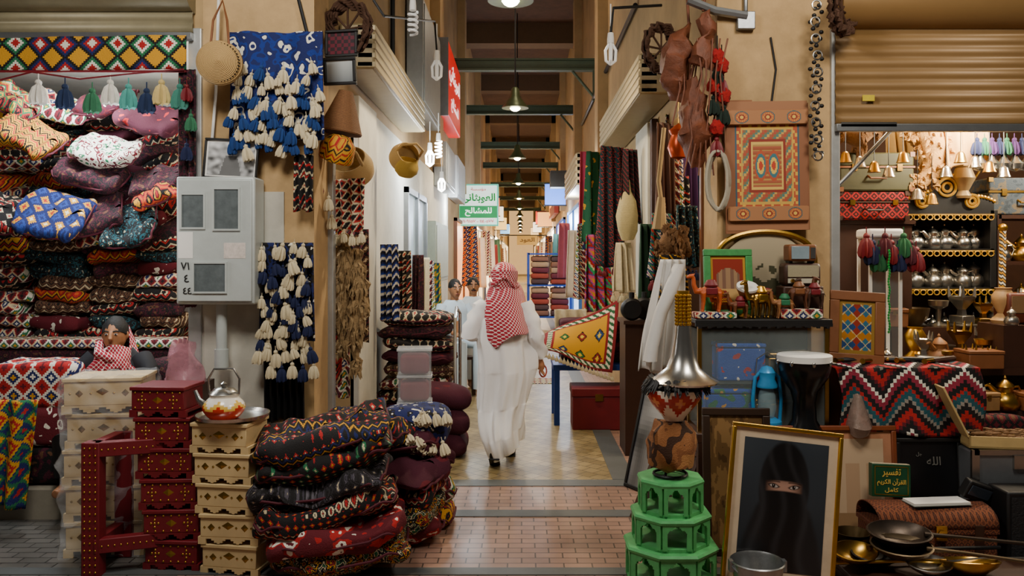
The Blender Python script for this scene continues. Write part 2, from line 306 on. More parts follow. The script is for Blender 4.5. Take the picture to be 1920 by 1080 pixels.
def stud(par,m,loc,a,d,e,rnd=0,name='stud'):
    k=(rnd,m.name)
    if k not in SM:
        o=(B().ell((0,0,0),(1,1,1),8,5) if rnd else B().add([(-1,0,0),(1,0,0),(0,0,-1),(0,0,1),(0,-1,0)],[(0,2,4),(2,1,4),(1,3,4),(3,0,4)])).obj('stud',m,sm=rnd);SM[k]=o.data;bpy.data.objects.remove(o)
    o=bpy.data.objects.new(name,SM[k]);o.scale=(a,d,e);fin(o,par,loc,(0,0,0),None,None,None,None)
def chest(lab,loc,w,d,h,rot,m,sm,style,grp,wrap=0):
    r=T('wooden_chest',lab,'chest',loc,rot,grp);bz=h*.24
    B().box(-w/2,w/2,-d/2,d/2,bz,h-.022).obj('body',m,r,bev=.004)
    B().box(-w/2-.008,w/2+.008,-d/2-.008,d/2+.008,h-.022,h-.001).obj('lid',m,r,bev=.004)
    b=archbox(B(),w,bz,.014,lambda a:0 if a>.8 else (.45+.35*cos(a*9)) ,20,MX.Translation((0,-d/2+.014,0)))
    for s in (-1,1): archbox(b,d,bz,.014,lambda a:0 if a>.75 else .6,10,MX.Translation((s*(w/2-.001),0,0))@MX.Rotation(pi/2*s,4,'Z'))
    b.box(-w/2,w/2,d/2-.014,d/2,0,bz).obj('base',m,r)
    zc=(bz+h-.02)/2
    if style==0:
        for x in (-.3,0,.3): stud(r,sm,(x*w,-d/2,zc+(.0 if x else .01)),.022 if x else .036,.006,.022,0,'brass_diamond')
        for x in (-.42,-.15,.15,.42): stud(r,sm,(x*w,-d/2-.001,zc),.008,.004,.008)
    else:
        for k in range(7):
            for z in (bz+.012,h-.034): stud(r,sm,(-w/2+w*(k+.5)/7,-d/2,z),.006,.005,.006,1)
        stud(r,sm,(0,-d/2,zc),.03,.006,.02,0,'brass_diamond')
        for x in (-.3,.3):
            for q in ((-.02,0),(.02,0),(0,.02),(0,-.02),(0,0)): stud(r,sm,(x*w+q[0],-d/2,zc+q[1]),.007,.005,.007,1)
    if wrap: B().grid(lambda u,v:(-w/2-.016+(w+.03)*u,-d/2-.025,.004+(h)*v),24,12).grid(lambda u,v:(-w/2-.016+(w+.03)*u,-d/2-.02+(d+.03)*v,h+.004),16,8).grid(lambda u,v:(w/2+.02,-d/2-.02+(d+.03)*u,.004+h*v),16,10).grid(lambda u,v:(-w/2-.022,-d/2-.02+(d+.03)*u,.004+h*v),16,10).jit(.028,14,R.random()*9).obj('plastic_wrap',mat('e6ecf0',.12,alpha=.2,bump=1,sc=18),r)
    return r
# ---------------- left front: chests
for i in range(5): chest('cream wooden chest in clear plastic wrap, %s of its stack'%(ORD[i] if i<4 else 'topmost'),G(214+R.uniform(-6,6),4.85,i*.21),.42,.32,.21,(0,0,.12+R.uniform(-.08,.08)),CREW,BRASS,0,'plastic wrapped chests on the left',1)
for i in range(6): chest('dark red studded wooden chest, %s of the leaning red stack'%(ORD[i] if i<5 else 'topmost'),G(340-i*5,4.6,i*.172),.3,.24,.172,(0,0,R.uniform(-.08,.08)),RED,GOLD,1,'red studded chests')
for i in range(5): chest('pale wooden chest with brass diamonds under the tray, %s of its stack'%(ORD[i] if i<4 else 'topmost'),G(452-i*5,4.55,i*.168),.32,.26,.168,(0,0,-.1+R.uniform(-.07,.07)),CREW,BRASS,0,'pale chests under the tray',0)
tr=lat('tray','round silver metal tray resting on the pale chest stack','tray',G(436,4.55,.842),[(0,0),(.17,0),(.2,.012),(.205,.03),(.198,.03),(.18,.012),(0,.01)],SILV,32)
r=T('teapot','enamel teapot with red and yellow zigzag pattern on a round tray','teapot',G(420,4.5,.855),sc=1.1)
def zz3(i,k): return hx('c03018') if i<4 or i+abs(k%6-3)<6 else hx('e0b850') if (i+abs(k%6-3))<7.5 else hx('f0e8d8')
B().lathe([(.07+.035*sin(pi*min(1,j/9*1.0)) if j<10 else .07,.0+.012*j) for j in range(11)],36,cf=zz3).obj('body',vcol(.2),r)
B().lathe([(.07,.12),(.075,.125),(.05,.15),(.012,.16),(.018,.175),(0,.185)],20).obj('lid',SILV,r)
B().tube([(-.08,0,.05),(-.13,0,.09),(-.15,0,.14)],[.022,.016,.011]).obj('spout',SILV,r)
B().tube([(-.075,0,.12),(-.08,0,.2),(-.05,0,.25),(.05,0,.25),(.08,0,.2),(.075,0,.12)],.006).obj('handle',SILV,r)
r=T('stool_frame','dark red studded wooden stool frame standing before the red chests','stool',G(196,4.42))
for x,y in ((-.06,0),(.27,.12),(-.03,.3)): B().box(x-.05,x+.05,y-.04,y+.04,0,.74).obj('leg',RED,r,bev=.006)
for z,d in ((.66,.08),(.13,.08)): B().box(-.05,.3,-.03,.03,z,z+d,None,MX.Rotation(.35,4,'Z')).box(-.08,-.02,0,.32,z,z+d).obj('rail',RED,r,bev=.005)
for k in range(18):
    for x in (-.09,-.06,-.03): stud(r,GOLD,(x,-.041,.03+k*.04),.006,.005,.006,1)
for k in range(9):
    for z in (.17,.7): stud(r,GOLD,(.0+.03*k,-.031+.011*k,z),.006,.005,.006,1)
b=B().grid(lambda u,v:(.13*(1-.5*v)*cos(6.28*u)*(1+.2*sin(u*19+v*5)),.09*(1-.4*v)*sin(6.28*u),.26*v),40,14).jit(.03,10);b.obj('plastic_bag',mat('c88a98',.1,alpha=.5,bump=1,sc=14),loc=G(345,5.2,.95),lab='crumpled pink plastic bag behind the red chests',cat='bag')
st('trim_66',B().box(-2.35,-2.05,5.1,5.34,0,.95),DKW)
# ---------------- left front cushion pile
PB=BURG
names=['dark multicolour floral','burgundy and white floral','black kilim','black kilim with grey bands','black kilim with red diamonds','black quilted kilim']
ms=[kil([bk,bk,go,bk,rd,bk,bk,gn,bk,cr,bk],.03,'floral'),kil([dr,rd,wh,dr,dr],.07,'floral'),kil([go,rd,bk,bk,bk,bk],.042,'mix',[bk,bk,cr,bk,rd,bk,bk]),kil([cr,'4a454e',bk,'2a272b',bk,bk],.045,'mix',['3a353f',bk,'5f5a62',bk,bk]),kil([go,rd,bk,bk,bk,bk],.045,'diam',[cr,gn,bk,bk,bk,bk]),kil([cr,rd,bk,bk,bk,bk],.05,'mix',[nv,bk,bk,go,bk,bk])]
lay=[(648,4.5,0,0,.72),(640,4.48,.13,1,.72),(618,4.52,.255,2,.78),(606,4.55,.38,3,.76),(618,4.58,.505,4,.76),(612,4.6,.63,5,.76)]
for i,(px,Y,z,q,w) in enumerate(lay):
    cush('long %s floor cushion, %s layer of the front pile'%(names[q],ORD[i] if i<5 else 'topmost'),G(px,Y,z+.04),w,.52,.18,ms[q],(R.uniform(-.06,.1),-.1-.02*i+R.uniform(-.04,.04),.12+R.uniform(-.12,.12)),'cushions of the front pile',pip=PB,jit=.06,e1=.7,ends=.05)
bl=[(738,4.95,.0,1),(734,5,.13,0),(742,5,.25,2),(745,4.98,.37,6),(732,5.05,.49,6),(690,5.08,.6,5)]
for i,(px,Y,z,q) in enumerate(bl):
    m=KD['plum'] if q==6 else ms[q]
    cush('%s cushion %s in the rear row of the front pile'%('plain burgundy' if q==6 else names[q],['at floor level','second up','third up','fourth up','fifth up','on top'][i]),G(px,Y,z+.02),.6,.42,.17,m,(R.uniform(-.15,.15),R.uniform(-.05,.25),R.uniform(-.4,.4)),'cushions of the front pile',pip=PB,jit=.06,e1=.75,ends=.04)
for i,(px,Y,z,m,l) in enumerate([(790,5.3,.0,KD['yellow and black zigzag'],'yellow and black zigzag cushion on the floor behind the front pile'),(788,5.3,.17,KD['red diamond'],'red diamond cushion propped behind the front cushion pile'),(780,5.35,.34,KD['plum'],'plum cushion beneath the navy tasselled cushion')]): cush(l,G(px,Y,z),.42,.36,.18,m,(0,.15,.3*i),'cushions of the front pile',pip=PB,e1=.75,jit=.04)
FLN=kil([nv,bk,wh,nv],.05,'floral')
r=T('cushion','navy and cream tasselled cushion on top behind the front pile','cushion',G(778,5.2,.54))
sup(.46,.4,.26).jit(.02,6).obj('cover',FLN,r)
for k in range(32): a=k*.8;tas(r,(.21*cos(a)*(k%3+1)/3,-.17+.1*sin(a)*.6,.27-.025*(k%8)),.12,CREAM,(R.uniform(-.9,-.2),R.uniform(-.7,.7),0))
# ---------------- left shop interior cushions
cols=[(30,.42),(132,.46),(232,.42),(312,.34)]
for c,(px,w) in enumerate(cols):
    z=.75;Y=6.75
    for j in range(21):
        if j>=11:
            hh=.128;q=R.choice([2,3,2,9,0,10]) if c==0 else R.choice([1,3,6,5,6,5,8,0,9,0])
            rt=(R.uniform(.05,.4),R.uniform(-.4,.3),R.uniform(-.6,.6));ww=w*1.2;nm='cushion';dx=R.uniform(-20,20);e=.65
        else: q=R.choice([3,9,2,10,0,3,9]) if c==0 else R.choice([7,7,5,0,3,8,1,9,5,0]);hh=.105;rt=(R.uniform(-.08,.08),R.uniform(-.12,.12),R.uniform(-.2,.2));ww=w*1.03;nm='folded_textile';dx=R.uniform(-8,8);e=.5
        nmlab='%s %s, %s up in the %s shop pile from left'%(KP[q][0],'cushion' if j>=11 else 'textile',ORD[j] if j else 'lowest',TH[c])
        cush(nmlab,G(px+dx,Y-.0+(.02*(j-11) if j>10 else 0),z),ww,.46,hh*1.2,KP[q][1],rt,'textiles piled in the left shop',nm,e1=e,e2=.3,cat='cushion' if j>10 else 'textile',jit=.045)
        z+=hh if j<11 else hh*.88
for l,px,py,Y,w,h,m,rt in [('blue cushion with yellow and white diamonds propped facing out',108,412,6.2,.52,.42,kil([rd,go,nv,nv,'1f3a86',nv],.11,'diam',[wh,go,nv,nv,'1f3a86',nv]),(.9,.15,0)),('white cushion with burgundy floral sprays propped high in the heap',205,292,6.35,.54,.3,kil([wh,dr,wh,dr,wh,gn,wh],.06,'floral'),(.8,.1,0)),('burgundy cushion with red shapes at top right of heap',285,235,6.4,.5,.3,kil([bu,bu,rd,bu],.08,'floral'),(.7,.2,0)),('yellow chevron cushion lying at the upper left of heap',60,262,6.3,.5,.3,kil([go,bk,go,rd,go,bk],.07,'zig'),(.8,.5,0)),('dark burgundy cushion leaning right of the blue diamond cushion',190,412,6.3,.42,.36,KD['dark floral'],(.9,-.3,0)),('dark teal floral cushion at the right of the heap',250,430,6.3,.42,.42,KD['teal floral'],(.9,-.2,0)),('maroon patterned cushion in the middle of the heap',175,338,6.35,.55,.28,KD['dark floral'],(.7,.25,0)),('dark cushion with cream diamonds at far left of heap',15,410,6.25,.4,.36,KD['black kilim'],(.9,.2,0)),('plum cushion near the top of heap under the tassels',200,205,6.5,.55,.28,kil([bu,dr,bu,wh,bu],.06,'floral'),(.6,-.2,0)),('dark floral cushion low on the right of the heap',300,350,6.35,.4,.3,KD['dark floral'],(.7,-.3,0)),('red and green banded cushion at the left top of heap',30,200,6.4,.45,.26,KD['green and red striped'],(.8,.5,0)),('orange striped cushion at the right of the heap',300,372,6.3,.36,.22,KD['red and orange striped'],(.8,-.3,0)),('red diamond cushion under the banner at top middle',120,215,6.5,.5,.26,KD['red diamond'],(.7,.3,0))]:
    cush(l,W(px,py,Y),w,h,.13,m,rt,'textiles piled in the left shop',pip=PB,jit=.045,ends=.05)
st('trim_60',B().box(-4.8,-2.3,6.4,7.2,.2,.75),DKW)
r=T('bench','carved red kilim covered bench behind the seated man','bench',G(130,6.25,.2))
B().box(-.9,.9,-.12,.12,0,.86).obj('back_panel',KD['dark floral'],r,bev=.03);B().box(-.9,.9,-.14,.14,.86,.93).obj('top_rail',KD['red diamond'],r,bev=.02)
cush('red kilim seat block with white and blue diamonds beside seated man',G(88,5.65,.72),.6,.36,.32,kil([wh,nv,wh,rd,rd,dr],.13,'diam',[go,nv,wh,rd,rd,dr]),name='seat_cushion',e1=.25,e2=.2)
cush('dark floral seat block beneath the red kilim block',G(82,5.62,.46),.6,.36,.27,KD['burgundy and white floral'],name='seat_cushion',e1=.3,e2=.2)
cush('dark brown floral seat block on the step, lowest of three',G(82,5.62,.2),.6,.36,.27,kil([bk,bk,br,bu],.05,'floral'),name='seat_cushion',e1=.3,e2=.2)
cush('black patterned bolster at the right of the seated man',G(312,5.9,.72),.28,.3,.3,KD['dark floral'],name='bolster',e1=.5)
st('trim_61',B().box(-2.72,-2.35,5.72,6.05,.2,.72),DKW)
cloth('kilim','blue yellow and red kilim hanging at the far left edge','rug',-60,58,750,945,5.2,kil([go,rd,go,nv,gn,nv],.11,'diam',[rd,go,gn,nv,nv,rd]),0,.03,gather=-.2,dy=-.1)
# banner
Y=5.3;k=Y/1500
r=T('kilim_banner','yellow kilim banner with colourful diamonds across the shop top','banner',W(170,132,Y))
B().grid(lambda u,v:((u-.5)*355*k,.01*sin(u*14),v*64*k+.02*(u-.5)),60,6).obj('woven_band',kil([wh,rd,nv,bk,go,go,go],.17,'diam',[rd,wh,gn,bk,go,go,go],14),r,solid=.01)
B().box(-.63,.63,-.006,.012,-.012,.0).obj('red_edge',RED,r)
for i,(px,h) in enumerate([(72,'d8d3c8'),(122,'16284a'),(173,'2f6a4a'),(207,'d8d3c8'),(241,'4a9a90'),(275,'16284a'),(303,'c8b070'),(337,'3a7a6a')]):
    tas(None,W(px,138+8*(i%3),5.28),.2,mat(h,.9),name='tassel',lab='%s tassel hanging below the yellow banner, %s from the left'%({'d8d3c8':'white','16284a':'dark navy','2f6a4a':'green','4a9a90':'turquoise','c8b070':'cream yellow','3a7a6a':'teal'}[h],TH[i]),cat='tassel',grp='tassels below the banner')
b=B().tube([W(0,150,5.28),W(60,135,5.28),W(150,148,5.28),W(250,138,5.28),W(345,130,5.28)],.006);b.obj('hanging_string',RED,lab='thin red string holding tassels below the yellow banner',cat='string')
cloth('textile_strip','red and black tasselled textile strip hanging beside left jamb','textile',335,366,130,570,5.32,KD['dark floral'],wave=.01)
for i in range(8): tas(None,W(350+8*(i%2),150+55*i,5.27),.14,[RED,mat('2f6a4a',.9),NAVY,BURG][i%4],name='tassel',lab='%s tassel on the strip beside left jamb, %s from top'%(['red','green','navy','burgundy'][i%4],TH[i]),cat='tassel',grp='tassels on the jamb strip')
# ---------------- left pillar things
r=T('meter_box','pale grey metal electricity meter box with three windows on pillar','meter box',W(425,568,5.38))
GM=mat('bcc3c0',.4,.1,var=.15)
B().box(-.255,.255,-.2,0,0,.83).obj('cabinet',GM,r,bev=.015)
B().box(-.24,.24,-.212,-.2,.02,.81).obj('door',GM,r,bev=.006)
for x0,x1,z0,z1 in ((-.21,-.07,.5,.71),(.0,.155,.49,.745),(-.13,.07,.085,.265)):
    f=B().box(x0-.012,x1+.012,-.222,-.21,z0-.012,z0).box(x0-.012,x1+.012,-.222,-.21,z1,z1+.012).box(x0-.012,x0,-.222,-.21,z0,z1).box(x1,x1+.012,-.222,-.21,z0,z1).obj('window_frame',GM,r)
    B().box(x0,x1,-.216,-.211,z0,z1).obj('window_pane',mat('5f6769',.15,var=.6,sc=14),f)
B().box(-.235,-.14,-.2135,-.212,.3,.47).obj('paper_label',WHT,r);B().box(.06,.2,-.2135,-.212,.3,.4).obj('paper_sticker',mat('d8cdc4',.7,var=.4,sc=40),r)
for s,x,z,q in (('٧١',-.19,.25,.055),('٤',-.18,.17,.03),('٤٤',-.175,.09,.055)): text(s,q,BLK,r,(x,-.214,z),bold=.01)
B().tube([(0,-.09,0),(0,-.09,-.35)],.035,12).tube([(.0,-.09,-.3),(0,-.09,-.42)],.045,12).obj('conduit',GM,r)
def bw(u,v): a=.35+.5*noise.noise(V((u*7,v*7,3)))+.25*(v-.3);a=a if abs(u-.5)>.12+.2*(.6-v) or v>.6 else .15;return (max(.03,a),)*3
picture('black and white photograph in black frame atop meter box',W(432,337,5.3),(-.08,.05,0),.36,.27,BLK,.014,bw,mount=WHT,mw=.012)
def basket(lab,loc,r0,h,m,rot=(0,0,0),handle=1,flat=0):
    r=T('straw_basket',lab,'basket',loc,rot)
    B().lathe([(0,0),(r0*.6,0),(r0*.95,h*.25),(r0,h*.55),(r0*.85,h*.9),(r0*.78,h),(r0*.74,h),(r0*.8,h*.8),(r0*.9,h*.5),(0,h*.06)],32).obj('bowl',m,r)
    if handle: B().tube([(-r0*.8,0,h*.95),(-r0*.7,0,h*1.5),(0,0,h*1.9),(r0*.7,0,h*1.5),(r0*.8,0,h*.95)],.012).obj('handle',m,r)
    return r
r=T('straw_basket','round coiled straw bag with black dots hanging on left jamb','basket',W(412,118,5.15))
B().lathe([(.145*sin(pi*j/24),-.075+.15*j/24) for j in range(25)],36,M=MX.Rotation(.25,4,'Z')@MX.Rotation(pi/2,4,'X')).obj('coiled_body',mat('b08e58',.8,tex='rings',sc=38,var=.4),r)
b=B()
for a in range(40): b.ell((.125*cos(a*pi/20),.02,.125*sin(a*pi/20)),(.005,.055,.005),6,4)
b.obj('black_trim',BLK,r)
B().tube([(-.06,0,.1),(-.05,.02,.28),(0,.05,.42),(.04,.02,.28),(.06,0,.1)],.008).obj('strap',WOOD,r)
basket('large round straw basket hung below a yellow cap',W(668,335,6.15),.165,.22,STRAW,(.9,.35,-.4))
basket('small straw basket with handle hung on left alley wall',W(750,305,7.5),.14,.2,STRAW,(1.2,.2,.5))
basket('yellow straw basket hung beneath the small straw basket',W(760,330,7.4),.11,.16,mat('a88a35',.8,tex='weave',sc=60),(.4,.1,.3),0)
lat('wicker_cone','brown conical wicker hat hanging beside the doorway','hat',W(637,250,5.65),[(.15,0),(.155,.01),(.1,.16),(.05,.3),(.035,.3),(.09,.15),(.14,.01)],mat('7a5230',.8,tex='weave',sc=40,var=.5),28,(0,.15,0))
lat('cap','yellow and black woven cap hung above the large straw basket','hat',W(628,298,5.6),[(.12,0),(.125,.02),(.11,.12),(.06,.17),(0,.18)],kil([go,bk,go,rd],.06,'zig'),24,(.3,.4,0))
def rug_t(lab,px0,px1,py0,py1,Y,m,rows,tm,L):
    r=T('tasselled_textile',lab,'textile',W((px0+px1)/2,py1,Y));k=Y/1500;w=(px1-px0)*k;h=(py1-py0)*k
    B().grid(lambda u,v:((u-.5)*w,.02*sin(u*9+v*3)+.012*sin(u*23),h*v),36,36).obj('panel',m,r,solid=.012)
    for z,n,jx in rows:
        for i in range(n): tas(r,((i+.5+jx)/n*w*.94-w*.47+R.uniform(-.02,.02),-.045+R.uniform(-.02,.01),z*h+R.uniform(-.03,.03)),L*R.uniform(.8,1.25),R.choice(tm),(R.uniform(-.1,.1),R.uniform(-.35,.35),0))
    return r
BLF=kil(['122d7c',nv,nv,wh,nv,'122d7c',wh,nv],.1,'floral')
TB=mat('143a74',.95,sc=40,bump=.5)
r=rug_t('blue and white floral textile with cream and blue tassels on pillar',430,606,60,262,5.33,BLF,[(.72,4,.0),(.62,6,.0),(.54,7,.2),(.46,8,0),(.37,8,.2),(.28,9,0),(.19,9,.2),(.1,9,0),(.02,9,0)],[CREAM,CREAM,TB],.115)
r=rug_t('navy and cream textile covered in cream tassels below meter box',487,588,455,640,5.32,kil([nv,bk,wh,nv,bk],.06,'floral'),[(1.0,5,0),(.88,5,.2),(.76,5,0),(.65,6,.2),(.54,6,0),(.43,6,.2),(.32,7,0),(.21,7,.1),(.1,7,0),(.0,7,.1)],[CREAM,CREAM,CREAM,NAVY],.115)
cloth('fringe_tail','long black fringe tail hanging beneath the navy tasselled textile','textile',497,570,630,790,5.34,BLK,wave=.03,folds=6)
for i in range(5): tas(None,W(508+20*i,672+6*(i%2),5.26),.13,NAVY if i%2 else CREAM,name='tassel',lab='%s tassel over the black fringe, %s from left'%('navy' if i%2 else 'cream',TH[i]),cat='tassel',grp='tassels over the fringe')
def wheel(lab,loc,r0,rot):
    r=T('wicker_ring',lab,'wicker ring',loc,rot);b=B()
    for q in range(9): b.tube([(cos(a*pi/20)*(r0*(1-.06*(q%5))+.014*sin(a*1.7+q)),.06*(q/8-.5)+.014*cos(a*2.1+q),sin(a*pi/20)*(r0*(1-.06*(q%5))+.014*sin(a*1.7+q))) for a in range(40)],.011,6,closed=True)
    b.obj('woven_rim',WICK,r);b=B()
    for a in range(4): b.tube([(r0*.75*cos(a*pi/4),0,r0*.75*sin(a*pi/4)),(-r0*.75*cos(a*pi/4),0,-r0*.75*sin(a*pi/4))],.008,6)
    b.obj('spokes',WICK,r)
wheel('dark wicker ring hung at the top of left doorway',W(652,55,5.65),.2,(0,0,-.5));wheel('wicker ring hung by the right shutter box',W(1240,92,6),.18,(0,0,.6));wheel('dark wicker ring hung at the top right',W(1578,20,5.2),.15,(0,0,.8))
picture('small dark framed needlework hung high beside left doorway',W(642,108,5.6),(0,0,-.2),.24,.19,BLK,.02,lambda u,v:hx('5c1024') if (int(u*8)+int(v*6))%2 else hx('251018'),12,12)
picture('small black frame with pale glass below the needlework',W(640,160,5.6),(.1,0,-.2),.24,.19,BLK,.022,lambda u,v:(.2+.3*v,.22+.3*v,.23+.28*v),6,12)
# things round left doorway
for nm,lab,a,m,rz in [('saddle_bag','black and red saddle bag with cream tassels beside the doorway',(628,684,335,432,5.85),kil([bk,rd,cr,bk,bk],.07,'diam'),-.4),('kilim','tall red and black kilim hanging inside left doorway',(590,640,420,720,6.1),kil([cr,rd,rd,bk,go],.1,'mix',[rd,bk,cr,dr]),0),('kilim','brown and cream kilim strip hanging beside the fur pelts',(645,690,430,640,6.3),kil([cr,br,bk,dr,dr,bk],.09,'diam'),-.5),('kilim','blue and white zigzag kilim hanging on left alley wall',(710,747,458,600,7.3),kil([wh,'1a3a9a',nv,bk,nv],.08,'zig'),-.6),('kilim','dark tasselled black kilim next to the blue zigzag one',(745,770,470,590,8),KD['black kilim'],-.6),('embroidered_strip','black embroidered strip below the blue tasselled textile',(553,588,290,395,5.3),KD['black kilim'],0),('kilim','red geometric folded kilim hanging low in left doorway',(592,655,620,745,6.4),KD['red diamond'],0)]:
    cloth(nm,lab,'textile',*a,m,rz,.02,w=(a[1]-a[0])*a[4]/1500*(1.2 if rz else 1),fr=CREAM if nm=='saddle_bag' else None)
def fur(lab,pts,r,m,loc,name='fur_pelt',tl=.08,n=320):
    b=B().tube(pts,r,16);src=[(p.copy()) for p in b.v];P=[V(p) for p in pts]
    for i in range(n):
        p=R.choice(src);c=min(P,key=lambda q:(q-p).length);d=(p-c);d=d.normalized() if d.length>1e-4 else V((0,-1,0));p=p+V((R.uniform(-.02,.02),0,R.uniform(-.05,.05)));b.tube([p-d*.02,p+d*.012+V((0,0,-tl*.35)),p+d*.018+V((0,0,-tl))],[.015,.012,.001],4)
    return b.jit(.02,25).obj(name,m,loc=loc,lab=lab,cat='fur')
FT=mat('8f7550',1,sc=50,bump=1,var=.6)
for i,px in enumerate((642,668)): fur('tan fox pelt hanging in left doorway, %s one'%('left' if i==0 else 'right'),[(0,0,0),(.0,0,-.1),(.02,0,-.22),(.02,0,-.35),(0,0,-.5),(-.02,0,-.6),(.0,0,-.8)],[.02,.045,.06,.055,.05,.045,.02],FT,W(px,450+30*i,5.95),tl=.07)
for i in range(4): cloth('scarf','%s on left alley wall, %s along'%(['dark patterned scarf','cream shawl','red patterned scarf','green embroidered scarf'][i],TH[i]),'scarf',776+12*i,788+12*i,478+5*i,592-4*i,8.6+.9*i,[KD['dark floral'],CREAM,KD['red diamond'],kil([gn,go,gn,nv],.1,'diam')][i],-.9,.03,w=.2,grp='scarves along the left wall')
for i in range(10): tas(None,W(572+R.uniform(-14,110),[300,360,330,395,410,250,420,372,388,240][i],5.55+.05*i),.13,R.choice([RED,BLK,NAVY,CREAM]),name='tassel',lab='small woollen tassel hung among the bags by the left doorway',cat='tassel',grp='small tassels by the left doorway')
# textile cart and clear boxes
r=T('trolley','low metal trolley with chrome handle carrying folded textiles','trolley',(-.96,7.75,0))
B().box(-.38,.36,-.4,.4,.2,.26).obj('platform',IRON,r,bev=.01);B().tube([(.34,-.3,.2),(.34,-.3,1.2),(.33,0,1.28),(.34,.3,1.2),(.34,.3,.2)],.016).obj('handle',SILV,r)
for x in (-.33,.31):
    for y in (-.32,.32):
        w=B().lathe([(0,-.03),(.1,-.03),(.1,.03),(0,.03)],18,M=MX.Translation((x,y,.1))@MX.Rotation(pi/2,4,'Y')).obj('wheel',BLK,r);B().box(x-.02,x+.02,y-.04,y+.04,.1,.2).obj('wheel_bracket',STEEL,w)
for j in range(8):
    q=[6,0,3,7,6,0,5,0][j];cush('%s folded cushion on the trolley, %s layer'%(KP[q][0],ORD[j]),(-1.0+R.uniform(-.02,.03),7.75,.26+j*.12),.68,.62,.15,KP[q][1],(0,R.uniform(-.06,.06),R.uniform(-.1,.1)),'cushions on the trolley',pip=PB,e1=.7,jit=.03)
for j in range(3): cush('plum bulging cushion beside the trolley, %s of three'%ORD[j],(-.72,7.15,.0+j*.2),.46,.4,.24,KD['plum'],(0,.1,.2*j),'plum cushions by the trolley',e1=.75)
for i in range(5):
    r=T('clear_box','clear plastic storage box holding dark textiles, %s of its stack'%(ORD[i] if i<4 else 'topmost'),'box',G(778,6.35,i*.21),(0,0,.1),'clear boxes')
    B().box(-.13,.13,-.11,.11,0,.19).obj('tub',mat('cfd6da',.1,alpha=.25),r,bev=.01);B().box(-.138,.138,-.118,.118,.187,.208).obj('lid',mat('dfe3e6',.15,alpha=.4),r,bev=.005);sup(.23,.19,.16,.4,.2).obj('contents',mat('7a3038',.8),r)
# ---------------- lamps and added fill lights
SH=mat('4f5a3c',.4,.4)
def lampbulb(lab,Y,z,x):
    r=T('pendant_lamp',lab,'lamp',(x,Y,z))
    B().tube([(0,0,.3),(0,0,7.5-z)],.012,6).obj('rod',IRON,r);B().lathe([(.21,0),(.205,.02),(.15,.08),(.08,.18),(.06,.3),(.03,.33),(0,.33)],24).obj('shade',SH,r,solid=.004)
    B().ell((0,0,.03),(.09,.09,.08)).obj('bulb',mat('fff2c8',emit=40),r)
for i,Y in enumerate((7.3,12.5,18.75,25,31.2,37.5,44,50,56,62,70)):
    lampbulb('green enamel pendant lamp over the alley, %s from the camera'%['nearest','second','third','fourth','fifth','sixth','seventh','eighth','ninth','tenth','farthest'][i],Y,4.1,-.1)
def light(t,loc,e,c,size=.3,rot=(0,0,0)):
    l=bpy.data.lights.new('light',t);l.energy=e;l.color=c
    if t=='AREA': l.size=size
    else: l.shadow_soft_size=size
    o=bpy.data.objects.new('light',l);COL.objects.link(o);o.location=loc;o.rotation_euler=rot
def spot(loc,e,c,ang=2.6):
    l=bpy.data.lights.new('light','SPOT');l.energy=e;l.color=c;l.spot_size=ang;l.spot_blend=.6;l.shadow_soft_size=.12
    o=bpy.data.objects.new('light',l);COL.objects.link(o);o.location=loc
WM=(1,.82,.56);CW=(.85,.93,1)
for Y,e in ((7.3,260),(12.5,300),(18.75,340),(25,380),(31.2,400),(37.5,420),(50,700),(62,700)): spot((-.1,Y,4.0),e,WM)
for Y in (12,20,30): light('POINT',(.1,Y,5.4),32,(1,.82,.6),.2)  # points without fittings, added to brighten upper walls and ceiling
light('AREA',(-1.6,2.8,4.4),98,(1,.95,.87),.9,(.55,0,0));light('AREA',(1.9,2.8,4.4),98,(1,.91,.78),.9,(.55,0,0))
light('POINT',(-3.3,5.85,3.1),105,CW,.15);light('POINT',(-2.75,5.5,2.3),20,CW,.1);light('POINT',(-2.75,4.9,1.95),9,(1,.95,.9),.1);light('POINT',(3.3,5.75,2.75),120,(1,.85,.62),.12);light('POINT',(2.6,6.1,2.9),50,(1,.85,.62),.1);light('POINT',(4.2,5.9,2.7),85,(1,.85,.62),.1)  # second and third points are added fill for the seated man's face
light('POINT',(-1.0,9.2,2.75),55,CW,.1);light('POINT',(-.55,9.6,2.3),40,CW,.1);light('POINT',(1.0,12.3,2.9),45,CW,.1);light('POINT',(1.0,16,2.8),100,(.8,.9,1),.1);light('POINT',(-1.1,14.5,2.7),75,CW,.1);light('POINT',(.9,22,2.8),140,(.6,.75,1),.2);light('POINT',(-1.0,25,2.8),120,(1,.8,.5),.2);light('POINT',(.9,34,2.8),160,(1,.9,.75),.2);light('POINT',(-1.0,44,2.8),200,(1,.85,.6),.2);light('POINT',(-1.9,6.4,2.5),24,(1,.9,.8),.1);light('POINT',(1.7,6.6,2.7),12,WM,.1)  # second point is an unseen fill added for the two seated men
w=bpy.data.worlds.new('night');S.world=w;w.use_nodes=True;w.node_tree.nodes['Background'].inputs[0].default_value=(.9,.82,.74,1);w.node_tree.nodes['Background'].inputs[1].default_value=.06
